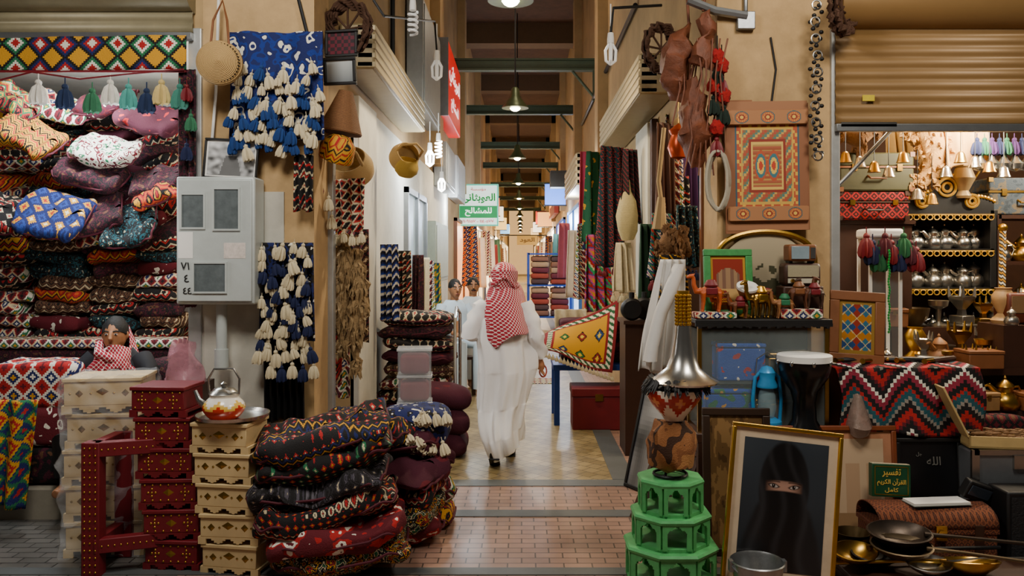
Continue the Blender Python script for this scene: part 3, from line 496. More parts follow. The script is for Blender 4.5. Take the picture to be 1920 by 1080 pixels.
def cfl(lab,loc,lit=0,spiral=1,s=1):
    r=T('light_bulb',lab,'bulb',loc,sc=s);B().lathe([(.0,0),(.025,0),(.03,-.05),(.03,-.09),(0,-.09)],14).tube([(0,0,0),(0,0,.25)],.006,6).obj('base',WHT,r)
    m=mat('f4f2ea',.3,emit=14 if lit else .12);b=B()
    if spiral: b.tube([(.038*cos(t*.5),.038*sin(t*.5),-.1-.0035*t) for t in range(56)],.011,6)
    else:
        for a in range(4): b.tube([(.012*cos(a*pi/2),.012*sin(a*pi/2),-.09),(.045*cos(a*pi/2),.045*sin(a*pi/2),-.15),(.04*cos(a*pi/2),.04*sin(a*pi/2),-.24),(.0,0,-.27)],.013,6)
    b.obj('tube',m,r)
cfl('white spiral fluorescent bulb hanging at top left of alley',W(774,0,5.8),0,1,.85);cfl('lantern shaped fluorescent bulb by the red sign',W(819,95,8.2),0,0,1.1);cfl('lantern shaped fluorescent bulb near the right shutter box',W(1145,62,6.2),0,0,.9);cfl('glowing white bulb on left wall beside the shop window',W(806,268,9.4),1,0);cfl('lit white spiral bulb near the left alley boxes',W(822,250,9.8),1,1);cfl('lit bulb low on the left wall past the baskets',W(828,322,11),1,0)
# ---------------- signs
r=T('shop_sign','white lit sign with green Arabic lettering across the left alley','sign',W(897,421,18))
B().box(-.42,.42,0,.15,0,.88).obj('box',mat('e0f4ea',.4,emit=1.15,var=.02),r,bev=.02)
B().box(-.43,.43,-.02,.16,-.03,0).box(-.43,.43,-.02,.16,.88,.91).box(-.45,-.42,-.02,.16,-.03,.91).box(.42,.45,-.02,.16,-.03,.91).obj('frame',mat('4fc0a8',.4,emit=.7),r)
SG=mat('009a3c',.6,emit=.3,var=0);SR=mat('d01010',.6,emit=.35,var=0)
B().box(-.42,.42,-.008,.0,.15,.42).obj('lower_band',mat('0c9a54',.5,emit=.5,var=.05),r)
text(shp('العوبثاني'),.76,SG,r,(0,-.012,.57),hh=.27,bold=.03);text(shp('للمشالح'),.6,mat('f4fff8',.5,emit=1.3,var=0),r,(0,-.02,.285),hh=.2,bold=.02);text('١١٠٩١٥٧ - ١١٤٠٥٧٧',.7,SR,r,(0,-.012,.075),hh=.07,bold=.015);text(shp('مؤسسة'),.34,SR,r,(0,-.012,.79),hh=.09,bold=.015)
r=T('shop_sign','red illuminated sign with white script on left wall','sign',(-1.12,12.2,3.95))
B().box(-.22,0,0,2.4,0,1.15).obj('box',mat('c00806',.4,emit=.75,var=.1),r,bev=.02);B().box(-.23,.005,-.03,0,-.02,1.17).obj('frame',STEEL,r);LW_=mat('fff0e8',emit=1.3);text(shp('العويثاني'),2.0,LW_,r,(.008,1.2,.72),(pi/2,0,pi/2),hh=.4,bold=.0);text(shp('للمشالح'),1.4,LW_,r,(.008,1.2,.28),(pi/2,0,pi/2),hh=.26,bold=.0)
r=T('shop_sign','yellow neon sign on the far right wall','sign',(1.1,27,3.3))
B().box(0,.15,0,5,0,1.1).obj('box',mat('8a2a10',.5,emit=.3),r);text(shp('للمشالح'),4,mat('ffa818',emit=3),r,(-.01,2.5,.5),(pi/2,0,-pi/2),hh=.8,bold=.01)
r=T('shop_sign','golden lettered sign at the far end of alley','sign',(.3,43.5,2.75))
B().box(-.55,.55,0,.1,-.25,.25).obj('board',mat('a88a4a',.5,emit=.5),r);text(shp('العود'),.8,mat('5a3a10',emit=.1),r,(0,-.01,0),hh=.3,bold=.01);B().tube([(-1.5,.05,.27),(1.0,.05,.27)],.03).obj('hanging_bar',IRON,r)
for i,(s,Y,z,h,e) in enumerate([(-1,22,3.0,'d8e8ff',1.6),(1,23,3.3,'5a8aff',1.6),(-1,27,3.2,'ff6a4a',1.2),(1,33.5,3.1,'ffb060',1.8),(-1,33,3.3,'fff0d0',1.8),(1,38,3.4,'e83a28',1.2),(-1,40,3.2,'ffd070',1.8),(1,47,3.3,'fff0d8',2),(-1,50,3.3,'80c0ff',1.6),(1,58,3.4,'ffd090',2)]):
    r=T('lit_sign_box','small blank glowing sign box projecting from far %s wall, %s one inward'%('left' if s<0 else 'right',TH[i//2]),'sign',(-1.05 if s<0 else .97,Y,z),grp='far sign boxes');B().box(-.3,.3,0,.12,0,.6).obj('lit_panel',mat(h,.4,emit=e,var=.3,sc=5),r,bev=.02);B().box(-.33,.33,.01,.11,-.03,0).box(-.33,.33,.01,.11,.6,.63).obj('frame',IRON,r)
for i,(lab,y0,y1,z0,z1,w,h) in enumerate([('large grey metal housing beside the red sign',9.6,11.6,3.6,4.9,.2,'8a8a84'),('grey ventilation box below red sign on left wall',12.6,14.2,2.9,3.6,.2,'9da2a4'),('white cable box farther down the left wall',15,17,2.9,3.7,.18,'b4b8b8'),('pale green electric cabinet on left alley wall',11.6,13.5,1.4,2.3,.14,'a9b5a4')]):
    r=T('electric_box',lab,'electric box',(-1.383,y0,z0));m=mat(h,.5,.3);B().box(0,w,0,y1-y0,0,z1-z0).obj('housing',m,r,bev=.01);B().box(w,w+.012,.08,y1-y0-.08,.06,z1-z0-.06).obj('door',m,r,bev=.004)
B().box(-.3,.3,0,.5,0,.4).box(-.26,.26,-.01,0,.04,.36).obj('electric_box',mat('4a4d50',.5,.4),loc=(1.0,19.5,3.5),lab='dark grey box mounted high on right wall of alley',cat='electric box',bev=.01)
for i,(pts,r0,lab) in enumerate([([W(560,0,5.38),W(575,60,5.38),W(600,120,5.38)],.012,'thin black cable running down the left pillar top'),([W(410,0,5.3),W(405,170,5.36),W(398,260,5.36),W(385,335,5.36)],.01,'white cable running down left pillar to meter box'),([W(1290,0,5.35),W(1340,20,5.35),W(1400,30,5.36)],.03,'grey pipe along the top of right pillar'),([W(1445,70,5.39),W(1455,130,5.39),W(1447,190,5.39)],.007,'thin cable above the painted wooden door'),([W(700,0,6),W(720,30,6),W(815,40,8),W(819,95,8.2)],.01,'black wire bracket holding bulb on left wall'),([W(1145,62,6.2),W(1150,15,6.2),W(1240,10,6.4)],.012,'black wire bracket holding bulb on right wall'),([(-1.36,7,5.2),(-1.36,12,5.2),(-1.36,16,5.2)],.03,'grey conduit running along the upper left wall'),([(1.28,9,4.6),(1.28,14,4.6),(1.28,17,4.6)],.03,'brown pipe running along the upper right wall'),([(-1.37,8.5,3.6),(-1.37,8.5,7.2)],.025,'thin upright pipe on the upper left wall')]): B().tube(pts,r0,8).obj('cable',STEEL if i in(2,6) else WHT if i==1 else IRON,lab=lab,cat='pipe' if i in(2,6,7,8) else 'cable')
B().box(-.06,.06,-.05,0,0,.12).tube([(.0,-.03,.12),(0,-.03,.3)],.015).obj('junction_box',STEEL,loc=W(1396,58,5.4),lab='grey junction box at the top of right pillar',cat='junction box',bev=.006)
# ---------------- people
def hand(b,w,d,up,s=1,curl=.6):
    d=V(d).normalized();up=V(up);up=(up-d*up.dot(d)).normalized();side=d.cross(up);w=V(w)
    b.tube([w,w+d*.05*s,w+d*.09*s],[.024*s,.036*s,.03*s],10)
    for i,l in enumerate((.065,.075,.07,.055)):
        p=w+d*.085*s+side*(.03-.02*i)*s;b.tube([p,p+d*l*.5*s-up*curl*.012*s,p+d*l*.85*s-up*curl*.04*s],[.0095*s,.0085*s,.007*s],6)
    p=w+d*.03*s+side*.03*s;b.tube([p,p+side*.03*s+d*.03*s,p+side*.035*s+d*.065*s-up*.015*s],[.012*s,.01*s,.008*s],6)
r=T('person','person walking away in white robe and red checked headscarf','person',(-.15,6.82,0))
b=B().ell((0,.02,1.585),(.078,.098,.118)).ell((0,.1,1.57),(.016,.02,.022)).ell((-.08,.02,1.58),(.012,.02,.032)).ell((.08,.02,1.58),(.012,.02,.032))
b.tube([(0,0,1.36),(0,.01,1.5)],.056,12).tube([(0,0,.85),(0,0,1.1),(0,0,1.3),(0,0,1.38)],[.14,.13,.13,.07],16).tube([(-.17,0,1.34),(0,0,1.36),(.17,0,1.34)],[.052,.07,.052],12)
b.tube([(-.09,0,.88),(-.085,.02,.49),(-.075,-.24,.15)],[.085,.06,.034],10).tube([(.09,0,.88),(.075,.24,.5),(.05,.3,.08)],[.085,.06,.034],10)
b.tube([(-.075,-.24,.13),(-.075,-.13,.07)],[.03,.022]).tube([(.05,.3,.06),(.05,.42,.04)],[.03,.022])
RW=(.31,.06,.885);b.tube([(.18,0,1.34),(.25,-.03,1.1),RW],[.05,.042,.027],10);LW=(-.12,.24,1.1);b.tube([(-.18,0,1.34),(-.27,-.05,1.12),LW],[.05,.042,.027],10)
hand(b,RW,(.1,.15,-1),(-1,.2,0));hand(b,LW,(1,.5,.1),(0,1,-.2))
b.obj('body',SKIN,r,rem=.007)
sec=[(.13,.14,.2,-.012,.03),(.28,.165,.22,-.01,.03),(.5,.2,.2,0,.02),(.8,.235,.175,0,0),(1.05,.225,.158,0,0),(1.25,.22,.142,0,0),(1.36,.188,.11,0,0),(1.42,.11,.085,0,0),(1.47,.075,.075,0,.01)]
def robe(u,v):
    t=v*(len(sec)-1);i=min(int(t),len(sec)-2);f=t-i;f=f*f*(3-2*f);a=[sec[i][j]*(1-f)+sec[i+1][j]*f for j in range(5)];th=2*pi*u
    lo=max(0,1-v*1.15)
    q=1+lo**.5*(.1*sin(5*th+6*v+.8*sin(9*v))+.08*sin(9*th-7*v+sin(14*v))+.04*sin(17*th+9*v))+.04*sin(3*th+19*v+sin(th))*sin(pi*v)+.025*sin(7*th-23*v)*sin(pi*v)
    # calf of the trailing leg pushes the cloth back on the left
    y=a[2]*sin(th)*q+a[4];x=a[1]*cos(th)*q+a[3]
    push=math.exp(-((a[0]-.25)/.18)**2)*max(0,-sin(th))*max(0,.6-cos(th)*.8);y-=.16*push
    x+=.025*sin(8*a[0]+1)*(1-v)
    return (x,y,a[0]+(1-v)**3*(.05*cos(th)+.03*sin(th+.6)))
ROB=mat('f2f1f0',.8,var=.03,bump=.05)
B().grid(robe,110,90).obj('robe',ROB,r,solid=.004)
for s,e,wr in ((1,(.26,-.04,1.1),(.316,.05,.92)),(-1,(-.285,-.06,1.12),(-.15,.2,1.1))):
    sh=V((s*.155,0,1.36));e=V(e);wr=V(wr);pts=[sh.lerp(e,f/6)+V((s*.015*sin(pi*f/6),0,0)) for f in range(6)]+[e.lerp(wr,f/6) for f in range(7)]
    b=B().tube(pts,[.078,.084,.083,.079,.076,.075,.076,.072,.07,.067,.066,.063,.06],24)
    for p in b.v: p+=V((1,0,0))*.012*sin(p.z*55+p.x*30)+V((0,1,0))*.008*sin(p.z*40)
    b.obj('sleeve',ROB,r)
GH=kil(['ead6d4','a8102c'],.032,'check')
def gh(u,v):
    a=(u-.5)*4.7;c=abs(u-.5)*2;z0=1.66-.02*c;z1=1.02+.28*c**1.6+.1*abs(sin(u*7.5))-.06*math.exp(-((u-.35)/.1)**2)-.05*math.exp(-((u-.68)/.08)**2);z=z0+(z1-z0)*v
    rr=.106+.1*max(0,(v-.28)/.72)**.6-.018*math.exp(-((v-.28)/.1)**2)+(.014*sin(u*19+3*v)+.022*sin(u*9-4*v))*v
    return (rr*1.06*sin(a)+.015*v,.015-rr*1.1*cos(a)+.01*v,z)
B().grid(gh,72,50).obj('headscarf',GH,r,solid=.005);B().lathe([(.112*cos(j*pi/16),.1*sin(j*pi/16)) for j in range(9)],28,M=MX.Translation((0,.015,1.62))@MX.Diagonal((.98,1.1,1,1))).jit(.01,12).obj('headscarf_crown',GH,r)
B().tube([V((.115*sin(a*.26-1.9),.02-.125*cos(a*.26-1.9),1.585-.012*abs(a-7)+.02*sin(a))) for a in range(15)],[.018+.006*sin(a*1.9) for a in range(15)],10).obj('headscarf_fold',GH,r)
for x,y,rx in ((-.075,-.165,.42),(.05,.35,0)):
    s=B().ell((0,0,.055),(.052,.14,.06),18,10)
    for p in s.v: p.z=max(p.z,.012)
    s=s.obj('shoe',BLK,r,loc=(x,y,.052 if rx else 0),rot=(-rx,0,0));B().box(-.045,.045,-.125,.13,0,.014).obj('sole',IRON,s,bev=.006)
b=B()
for j in range(22): a=j*2*pi/22;b.ell((.335+.03*cos(a),.09,.78+.05*sin(a)),(.008,.008,.008),6,4)
b.obj('prayer_beads',mat('b8401a',.3),loc=(-.15,6.82,0),lab='orange prayer beads held in the walking person right hand',cat='prayer beads')
def sitter(lab,loc,rz,shirt,lower,hairm,tache,seat=.42,scarf=None,cross=1,turn=0,shd=.22):
    r=T('person',lab,'person',loc,(0,0,rz));h=seat+.76;b=B();Mh=MX.Translation((0,-.05,h))@MX.Rotation(turn,4,'Z')
    b.ell((0,0,0),(.077,.096,.118),M=Mh).ell((0,-.03,-.06),(.052,.06,.06),M=Mh).tube([(0,-.09,.03),(0,-.115,-.02),(0,-.095,-.03)],[.01,.016,.01],8,M=Mh)
    for s in (-1,1): b.ell((s*.078,.01,0),(.012,.02,.03),M=Mh)
    sh=h-shd;ez=seat+.28 if shd>.2 else seat+.42
    b.tube([(0,-.01,sh-.04),(0,-.04,h-.08)],.054,12).tube([(0,0,seat+.05),(0,0,seat+.35),(0,-.01,sh-.02)],[.15,.14,.1],14)
    for s in (-1,1):
        e=(s*.25,-.1,ez);wv=(-s*.08,-.28-.02*s,ez+.05) if cross else (s*.14,-.36,seat+.2)
        b.tube([(s*.17,0,sh),e,wv],[.052,.045,.028],10);hand(b,wv,(-s,-.15,0.05) if cross else (0,-1,-.1),(0,0,1));kn=(s*.14,-.42,seat+.07)
        b.tube([(s*.09,0,seat+.08),kn,(s*.13,-.42,.08)],[.085,.065,.04],10).tube([(s*.13,-.4,.05),(s*.13,-.55,.03)],[.04,.03])
        B().tube([(s*.16,0,sh),(s*.22,-.04,sh*.5+ez*.5+.02),e,tuple((e[i]*.3+wv[i]*.7) for i in range(3))],[.078,.075,.066,.052],14).obj('sleeve',shirt,r)
        B().tube([(s*.09,.02,seat+.1),kn,(s*.13,-.42,.12)],[.11,.09,.075],14).obj('trouser_leg',lower,r)
    b.obj('body',SKIN,r,rem=.007)
    B().grid(lambda u,v:((.19+.03*sin(pi*v)-.13*max(0,v-.8)*5*.6)*cos(2*pi*u),(.14-.02*v-.05*max(0,v-.8)*5)*sin(2*pi*u)-.01*v,seat+.02+(sh+.06-seat)*v),32,16).obj('shirt',shirt,r,solid=.006)
    B().lathe([(sin(pi*j/16),cos(pi*j/16)) for j in range(0,10)],20,M=Mh@MX.Translation((0,.016,.022))@MX.Rotation(-.35,4,'X')@MX.Diagonal((.086,.102,.115,1))).jit(.008,30).obj('hair',hairm,r)
    for s in (-1,1):
        e=B().ell((s*.03,-.087,.012),(.012,.007,.0065),10,6,Mh).obj('eye',mat('c8c0b8',.4,var=.05),r);B().ell((s*.03,-.092,.012),(.0062,.003,.0062),8,5,Mh).obj('iris',BLK,e)
        B().tube([(s*.014,-.096,.032),(s*.034,-.095,.037),(s*.052,-.082,.03)],.005,6,M=Mh).obj('eyebrow',hairm,r)
    B().tube([(-.024,-.093,-.062),(0,-.1,-.06),(.024,-.093,-.062)],[.004,.007,.004],8,M=Mh).obj('mouth',mat('7a3a34'),r)
    if tache: B().tube([(-.034,-.09,-.052),(0,-.104,-.044),(.034,-.09,-.052)],[.005,.01,.005],8,M=Mh).obj('moustache',hairm,r)
    if scarf:
        def sc(u,v):
            a=2*pi*u;q=1+.08*sin(a*5+v*7);bk_=max(0,-cos(a))**.7;z=h-.075+.13*bk_+.015*sin(a*3);return ((.09+.075*v)*q*sin(a),-.045-(.098+.05*v)*q*cos(a),z-(.16+.1*bk_)*v)
        B().grid(sc,48,14).obj('headscarf',scarf,r,solid=.008)
        B().tube([(-.1,-.06,h-.06),(-.06,-.15,h-.12),(.04,-.17,h-.15),(.1,-.12,h-.2),(.08,-.16,h-.32)],[.03,.035,.035,.035,.03],10).obj('headscarf_end',scarf,r)
    return r
HB=mat('0c0a09',.7,sc=60,bump=.5)
sitter('person seated among cushions in dark jacket with checked scarf, arms folded',G(222,5.7,.2),.0,mat('1a1c24',.8),BLK,HB,0,.25,GH,1,.2,.17)
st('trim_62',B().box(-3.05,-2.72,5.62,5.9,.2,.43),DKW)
for i,(lab,px,Y,rz,m,t) in enumerate([('person seated in pale blue shirt, left of two men in the alley',850,10.3,.6,mat('c2d4e2',.8,var=.08),0),('person with moustache seated in white robe, right of two men',886,11.3,.3,mat('e2e8ec',.8,var=.06),1)]):
    sitter(lab,G(px,Y),rz,m,m,HB,t,.6,None,0,-.2)
    s=T('chair','plain dark chair under the seated person in %s'%('pale blue' if i==0 else 'white'),'chair',G(px,Y),(0,0,rz))
    B().box(-.22,.22,-.22,.22,.46,.5).obj('seat',DKW,s,bev=.01);B().box(-.22,.22,.2,.24,.5,.9).obj('backrest',DKW,s,bev=.01)
    for x in (-.19,.19):
        for y in (-.19,.19): B().box(x-.02,x+.02,y-.02,y+.02,0,.46).obj('leg',DKW,s)
# ---------------- right alley goods
r=T('rack','blue metal rack under the yellow kilim','rack',(.75,8.7,0));BM=mat('1c3f8f',.5,.3)
for x in (-.38,.4):
    for y in (-.3,.35): B().box(x-.03,x+.03,y-.03,y+.03,0,.62).obj('leg',BM,r)
B().box(-.42,.44,-.34,.4,.58,.64).obj('shelf',BM,r,bev=.005)
for j in range(4): cush('%s folded blanket on the blue rack, %s layer'%('plum' if j%2 else 'dark floral',ORD[j]),(.78,8.8,.64+.11*j),.72,.5,.13,KD['plum'] if j%2 else KD['dark floral'],grp='blankets on the blue rack',name='folded_blanket',cat='blanket',e1=.4,e2=.2)
q=[W(1016,655,8.25),W(1148,702,8.25),W(1160,560,8.55),W(1022,628,8.55)]
r=T('kilim','yellow kilim with red green border draped over the blue rack','rug',q[0])
def bil(u,v):
    p=(q[0]*(1-u)+q[1]*u)*(1-v)+(q[3]*(1-u)+q[2]*u)*v-q[0];p.y-=.07*sin(v*pi);p.z+=.025*sin(u*7)*(1-v)+.02*sin(u*5+1)*v;return p
def kc(u,v):
    e=min(u,1-u,v,1-v)
    if e<.05: return hx('7a0e18')
    if e<.11: return hx(['e8dcc0','1f5a35'][int((u+v)*22)%2])
    if e<.15: return hx('8a181a')
    a=abs((u*4.2+.3)%1-.5)+abs((v*2.6)%1-.5)
    if a<.12: return hx('e0c030')
    if a<.24: return hx(['8a1a18','1c3f7a','1f6a35'][(int(u*4.2+.3)+int(v*2.6))%3])
    if a<.3: return hx('201010')
    return hx('cc9412')
B().grid(bil,90,70,kc).obj('rug_face',vcol(.9),r,solid=.015)
for i in range(20): p=q[0].lerp(q[1],i/19)-q[0];tas(r,p,.07,CREAM)
cloth('sheepskin','white and brown sheepskin folded above the yellow kilim','fur',1040,1100,580,625,8.9,CREAM,0,.03)
r=T('red_box','dark red lidded box on the floor under the rack','box',(.79,8.35,0));B().box(-.27,.27,-.2,.2,0,.34).obj('body',RED,r,bev=.012);B().box(-.278,.278,-.208,.208,.34,.43).obj('lid',RED,r,bev=.012);B().box(-.04,.04,-.215,-.2,.3,.37).obj('latch',BRASS,r)
B().box(-.3,.3,-.25,.25,.005,.012).obj('floor_mat',KD['red diamond'],loc=(.22,11.4,0),lab='small red mat lying on the alley floor',cat='rug')
for nm,lab,px0,px1,py0,py1,Y,m,w,fr in [('scarf','sheer pink red scarf hanging on the right alley wall',1090,1116,285,420,11.8,mat('b83a58',.8),.4,None),('robe','long green patterned robe hanging on right alley wall',1103,1136,285,455,10.6,kil(['17502f','17502f','123f28',go,'17502f'],.09,'floral'),.45,NAVY),('robe','dark teal embroidered robe hanging beside the knitted bag',1128,1168,275,500,9.0,kil(['0f2c34','0f2c34','0a1d24',rd,'0f2c34','0a1d24'],.06,'diam'),.45,RED),('striped_dress','purple green and red striped dress hanging on right wall',1098,1140,440,585,9.6,kil(['6a1e7a','2a9a5a',rd,'2a4a9a','d04a7a',go],.16,'mix',[rd,'6a1e7a','2a9a5a',cr]),.45,CREAM),('scarf','dark red scarf behind striped dress',1085,1110,420,560,11,KD['red diamond'],.4,None),('wool_mat','cream shaggy wool mat hanging below the knitted bag',1152,1190,455,548,8.3,CREAM,.26,CREAM),('robe','black robe hanging in front of the right door post',1172,1196,280,420,8.2,kil([bk,bk,dr,bk],.05,'zig'),.24,None),('embroidered_bag','multicolour embroidered bag hanging at right doorway',1215,1262,400,520,6.9,kil([rd,gn,nv,cr,'5a1a6a'],.06,'diam'),.3,RED),('shawl','dark patterned shawl hanging inside right doorway',1262,1310,385,500,6.6,KD['teal floral'],.3,NAVY),('robe','black and gold embroidered cloak over the white thobe',1225,1290,478,560,5.85,kil([go,bk,bk,bk,bk],.05,'zig'),.32,None),('shawl','dark green shawl hanging behind the embroidered bag',1200,1232,420,560,7.6,mat('14351f',.9),.3,CREAM)]:
    cloth(nm,lab,'garment' if nm in('robe','striped_dress') else 'textile',px0,px1,py0,py1,Y,m,.6,.04,.25,3,w,fr=fr)
for i,(l,px,y0,y1,m) in enumerate([('brown leather strap bundle',1246,230,400,mat('4a2a18',.7)),('dark red woven band',1262,215,390,KD['red diamond']),('black embroidered bag strip',1278,330,470,KD['black kilim']),('purple tasselled shawl',1294,240,420,mat('3a1440',.9)),('navy blue shawl',1310,225,440,NAVY),('dark green woven wrap',1326,330,520,mat('14301f',.9))]): cloth('hanging_wrap','%s hanging in the shadow of right doorway'%l,'textile',px-11,px+11,y0,y1,7.1+.08*i,m,.3,.03,.2,3,.2)
r=T('thobe','white thobe with long sleeve hanging beside the glass display case','garment',W(1246,695,5.75),(0,0,.15))
def thb(u,v): w=.14*(1-.35*v**2);return ((u-.5)*2*w-.05*(1-v)+.06*v,.04*sin(u*21+3*v)*(1-.5*v)-.02*cos((u-.5)*3),.8*v+.02*sin(u*11)*(1-v))
B().grid(thb,60,30).obj('gown',mat('d8d6d2',.8,var=.08),r,solid=.008);B().tube([(.09,-.06,.76),(.02,-.09,.6),(-.06,-.09,.42),(-.12,-.08,.2),(-.13,-.07,.08)],[.045,.05,.048,.045,.05],16).jit(.02,14).obj('sleeve',mat('d8d6d2',.8,var=.08),r)
b=B().lathe([(.0,0),(.06,.0),(.1,.1),(.11,.25),(.08,.4),(.05,.5),(.03,.62),(0,.64)],20).jit(.02,14);b.obj('knitted_bag',mat('b8a878',1,tex='weave',sc=40),loc=W(1176,450,8.2),lab='cream knitted bag hanging on right alley wall',cat='bag')
b=B()
for j in range(6): b.tube([(.07*cos(a*pi/10)+.006*j,.012*j-.03,.2+.19*sin(a*pi/10)+R.uniform(-.01,.01)) for a in range(20)],.012,6,closed=True)
b.obj('rope_coil',mat('b3aa96',.9,tex='weave',sc=80),loc=W(1342,395,5.3),lab='white rope coil hanging left of the painted door',cat='rope')
b=B().tube([W(1245,240,6.4),W(1235,340,6.4),W(1240,380,6.4)],.018).tube([W(1240,370,6.4),W(1236,430,6.4)],[.03,.06]);b.obj('rope_tassel',mat('a58c62',.9),lab='brown rope with thick tassel hanging in the right doorway',cat='rope')
LE=mat('6c3920',.6,var=.6,sc=20,bump=.8)
for lab,px,py,Y,pts,rr in [('large brown leather waterskin hanging high on the right pillar',1278,130,5.5,[(.05,0,.3),(0,0,.18),(-.04,0,.0),(-.02,0,-.12),(.05,0,-.2)],[.02,.09,.12,.09,.04]),('dark leather pouch hanging below the large waterskin',1300,220,5.4,[(-.02,0,.25),(0,0,.1),(.02,0,-.1),(0,0,-.25),(.03,0,-.36)],[.03,.08,.11,.06,.015]),('small leather flask hanging beside the wicker ring',1318,105,5.35,[(0,0,.3),(.02,0,.15),(0,0,0),(-.02,0,-.1)],[.02,.05,.08,.04])]:
    r=T('waterskin',lab,'waterskin',W(px,py,Y));B().tube([V(pts[i]).lerp(V(pts[i+1]),f/4) for i in range(len(pts)-1) for f in range(4)],[rr[i]+(rr[i+1]-rr[i])*f/4 for i in range(len(pts)-1) for f in range(4)],18).jit(.06,9,px).jit(.015,30).obj('skin_bag',LE,r);b=B()
    for a in range(5): b.tube([(-.05+.05*a,-.06,.1),(-.03+.03*a,-.1,-.15),(-.08+.05*a,-.07,-.4+.05*(a%2))],.006,5)
    b.tube([(pts[0][0],0,pts[0][2]),(.04,.02,pts[0][2]+.25)],.01).obj('leather_cords',LE,r)
for i,(px,py) in enumerate([(1345,95),(1353,112),(1357,168),(1344,228),(1338,150)]):
    r=T('pompom','red wool pompom string on the right pillar, %s'%['topmost','second from top','fourth from top','lowest','third from top'][i],'pompom',W(px,py,5.3),grp='red pompoms');B().ell((0,0,-.04),(.045,.045,.055)).jit(.02,60).obj('ball',mat('9a1216',1,sc=60,bump=1),r);tas(r,(0,0,-.07),.16,RED if i%2 else mat('10231a',.9));B().tube([(0,0,0),(0,0,.1)],.004,5).obj('cord',BLK,r)
r=T('bead_string','long string of black beads and rings hanging at right jamb','beads',W(1530,10,5.25));b=B();c=B()
for j in range(46):
    z=-.022*j;b.ell((.018*sin(j*.9)+(-.02 if j%2 else .02),0,z),(.016,.014,.014),8,5)
    if j%5==0: c.tube([(.03*cos(a*pi/6)+.01*sin(j),-.01,z+.03*sin(a*pi/6)) for a in range(12)],.006,6,closed=True)
b.obj('beads',IRON,r);c.obj('rings',SILV,r)
# painted door
def pdoor(u,v):
    if v<.13 or v>.87: return hx('9a6a48')
    if u<.1 or u>.9: return hx('8a5a3c')
    a=abs(u-.5)/.4;b_=abs(v-.5)/.37;m=max(a,b_)
    ring=int((1-m)*16)
    if ring<1: return hx('3a5a68')
    if ring<3: return hx('b0502e') if (int(u*26)+int(v*40))%3 else hx('d8a840')
    if ring<4: return hx('c8a048')
    if ring<7: return hx(['4a7a70','b04630','c8a050','7a6a48','a05a3a'][(int(u*34)*2+int(v*50)*3)%5])
    if ring<8: return hx('8a3222')
    if ring<9: return hx('d8b45a')
    x=(u-.5)/.4;y=(v-.5)/.37;q=min(math.hypot(abs(x)-.2,y*.62)/.2,9)
    if q<.3: return hx('b83e24')
    if q<.55: return hx('e0b850')
    if q<.8: return hx('3a7078')
    if q<1: return hx('b0502e')
    return hx(['a5573a','96502f','b08a48'][(int(u*50)*3+int(v*80)*5)%3])
def ros(u,v):
    x=(u*3)%1-.5;y=(v-.5)*.62;d=math.hypot(x,y);a=math.atan2(y,x)
    return hx('d8b050') if d<.07 else hx('8a3020') if d<.13 else hx('d09a40') if d<.2 and int(a*5)%2 else hx('b05a34') if d<.24 else hx('3a6060') if d<.28 else hx('a5724a')
r=T('painted_door','antique painted wooden door panel with rosettes hung on right pillar','door panel',W(1438,432,5.36),(0,-.015,0))
B().grid(lambda u,v:((u-.5)*.54,-.03,.0+v*.86),96,140,pdoor).obj('painted_face',vcol(.75),r,sm=0)
for i in range(3): B().box(-.28+.187*i+.002,-.28+.187*(i+1)-.002,-.028,0,-.02+.01*i,.87-.012*i).obj('plank',mat('8a5a3a',.8),r)
for z in (.11,.75):
    f=B().box(-.27,.27,-.055,-.03,z-.05,z+.05).obj('batten',mat('9a6840',.8),r,bev=.012);B().grid(lambda u,v:((u-.5)*.52,-.057,z-.045+.09*v),90,24,ros).obj('rosettes',vcol(.75),f,sm=0)
# ---------------- right front: table, vitrine
r=T('display_table','low dark wooden table carrying the drum and lantern','table',(1.95,5.18,0));B().box(-.86,1.0,-.2,.2,.6,.66).obj('tabletop',DKW,r,bev=.006)
for x in (-.82,.96):
    for y in (-.17,.17): B().box(x-.03,x+.03,y-.03,y+.03,0,.6).obj('leg',DKW,r)
r=T('glass_case','glass display case with black scalloped top shelf','display case',(1.52,5.2,.66))
B().box(-.43,.43,-.19,.17,.68,.71).obj('top_shelf',BLK,r,bev=.006)
b=B();archbox(b,.86,.05,.02,lambda a:.3+.3*abs(cos(a*22)),44,MX.Translation((0,-.17,.635)));b.obj('scalloped_edge',BLK,r)
for x in (-.4,.4):
    for y in (-.16,.15): B().box(x-.012,x+.012,y-.012,y+.012,0,.68).obj('post',BRASS,r)
GL=mat('b9c8c8',.05,alpha=.1,bump=0);B().box(-.39,.39,-.165,-.16,.02,.64).obj('front_glass',GL,r);B().box(-.4,-.395,-.15,.14,.02,.64).obj('side_glass',GL,r);B().box(-.4,.4,-.15,.14,.3,.312).obj('inner_shelf',GL,r);B().box(-.4,.4,.14,.15,.02,.64).obj('back_panel',mat('4a3826',.6),r)
for i,(x,z,h,lab,q) in enumerate([(-.2,.0,.26,'blue and yellow painted tin inside the glass case',0),(.12,.0,.2,'brass box on the floor of the glass case',1),(-.12,.312,.24,'blue and red painted box inside glass case',2),(.2,.312,.18,'brass jewellery box inside the glass case',1)]):
    o=T('tin_box',lab,'box',(1.52+x,5.17,.66+z));m=[kil(['1648a0','1648a0',go,gn],.08,'floral'),BRASS,kil(['1648a0','1648a0',rd,wh,'1648a0'],.08,'floral')][q];B().box(-.15,.15,-.09,.09,0,h-.03).obj('body',m,o,bev=.01);B().box(-.155,.155,-.095,.095,h-.03,h).obj('lid',m,o,bev=.01)
ZS=1.372
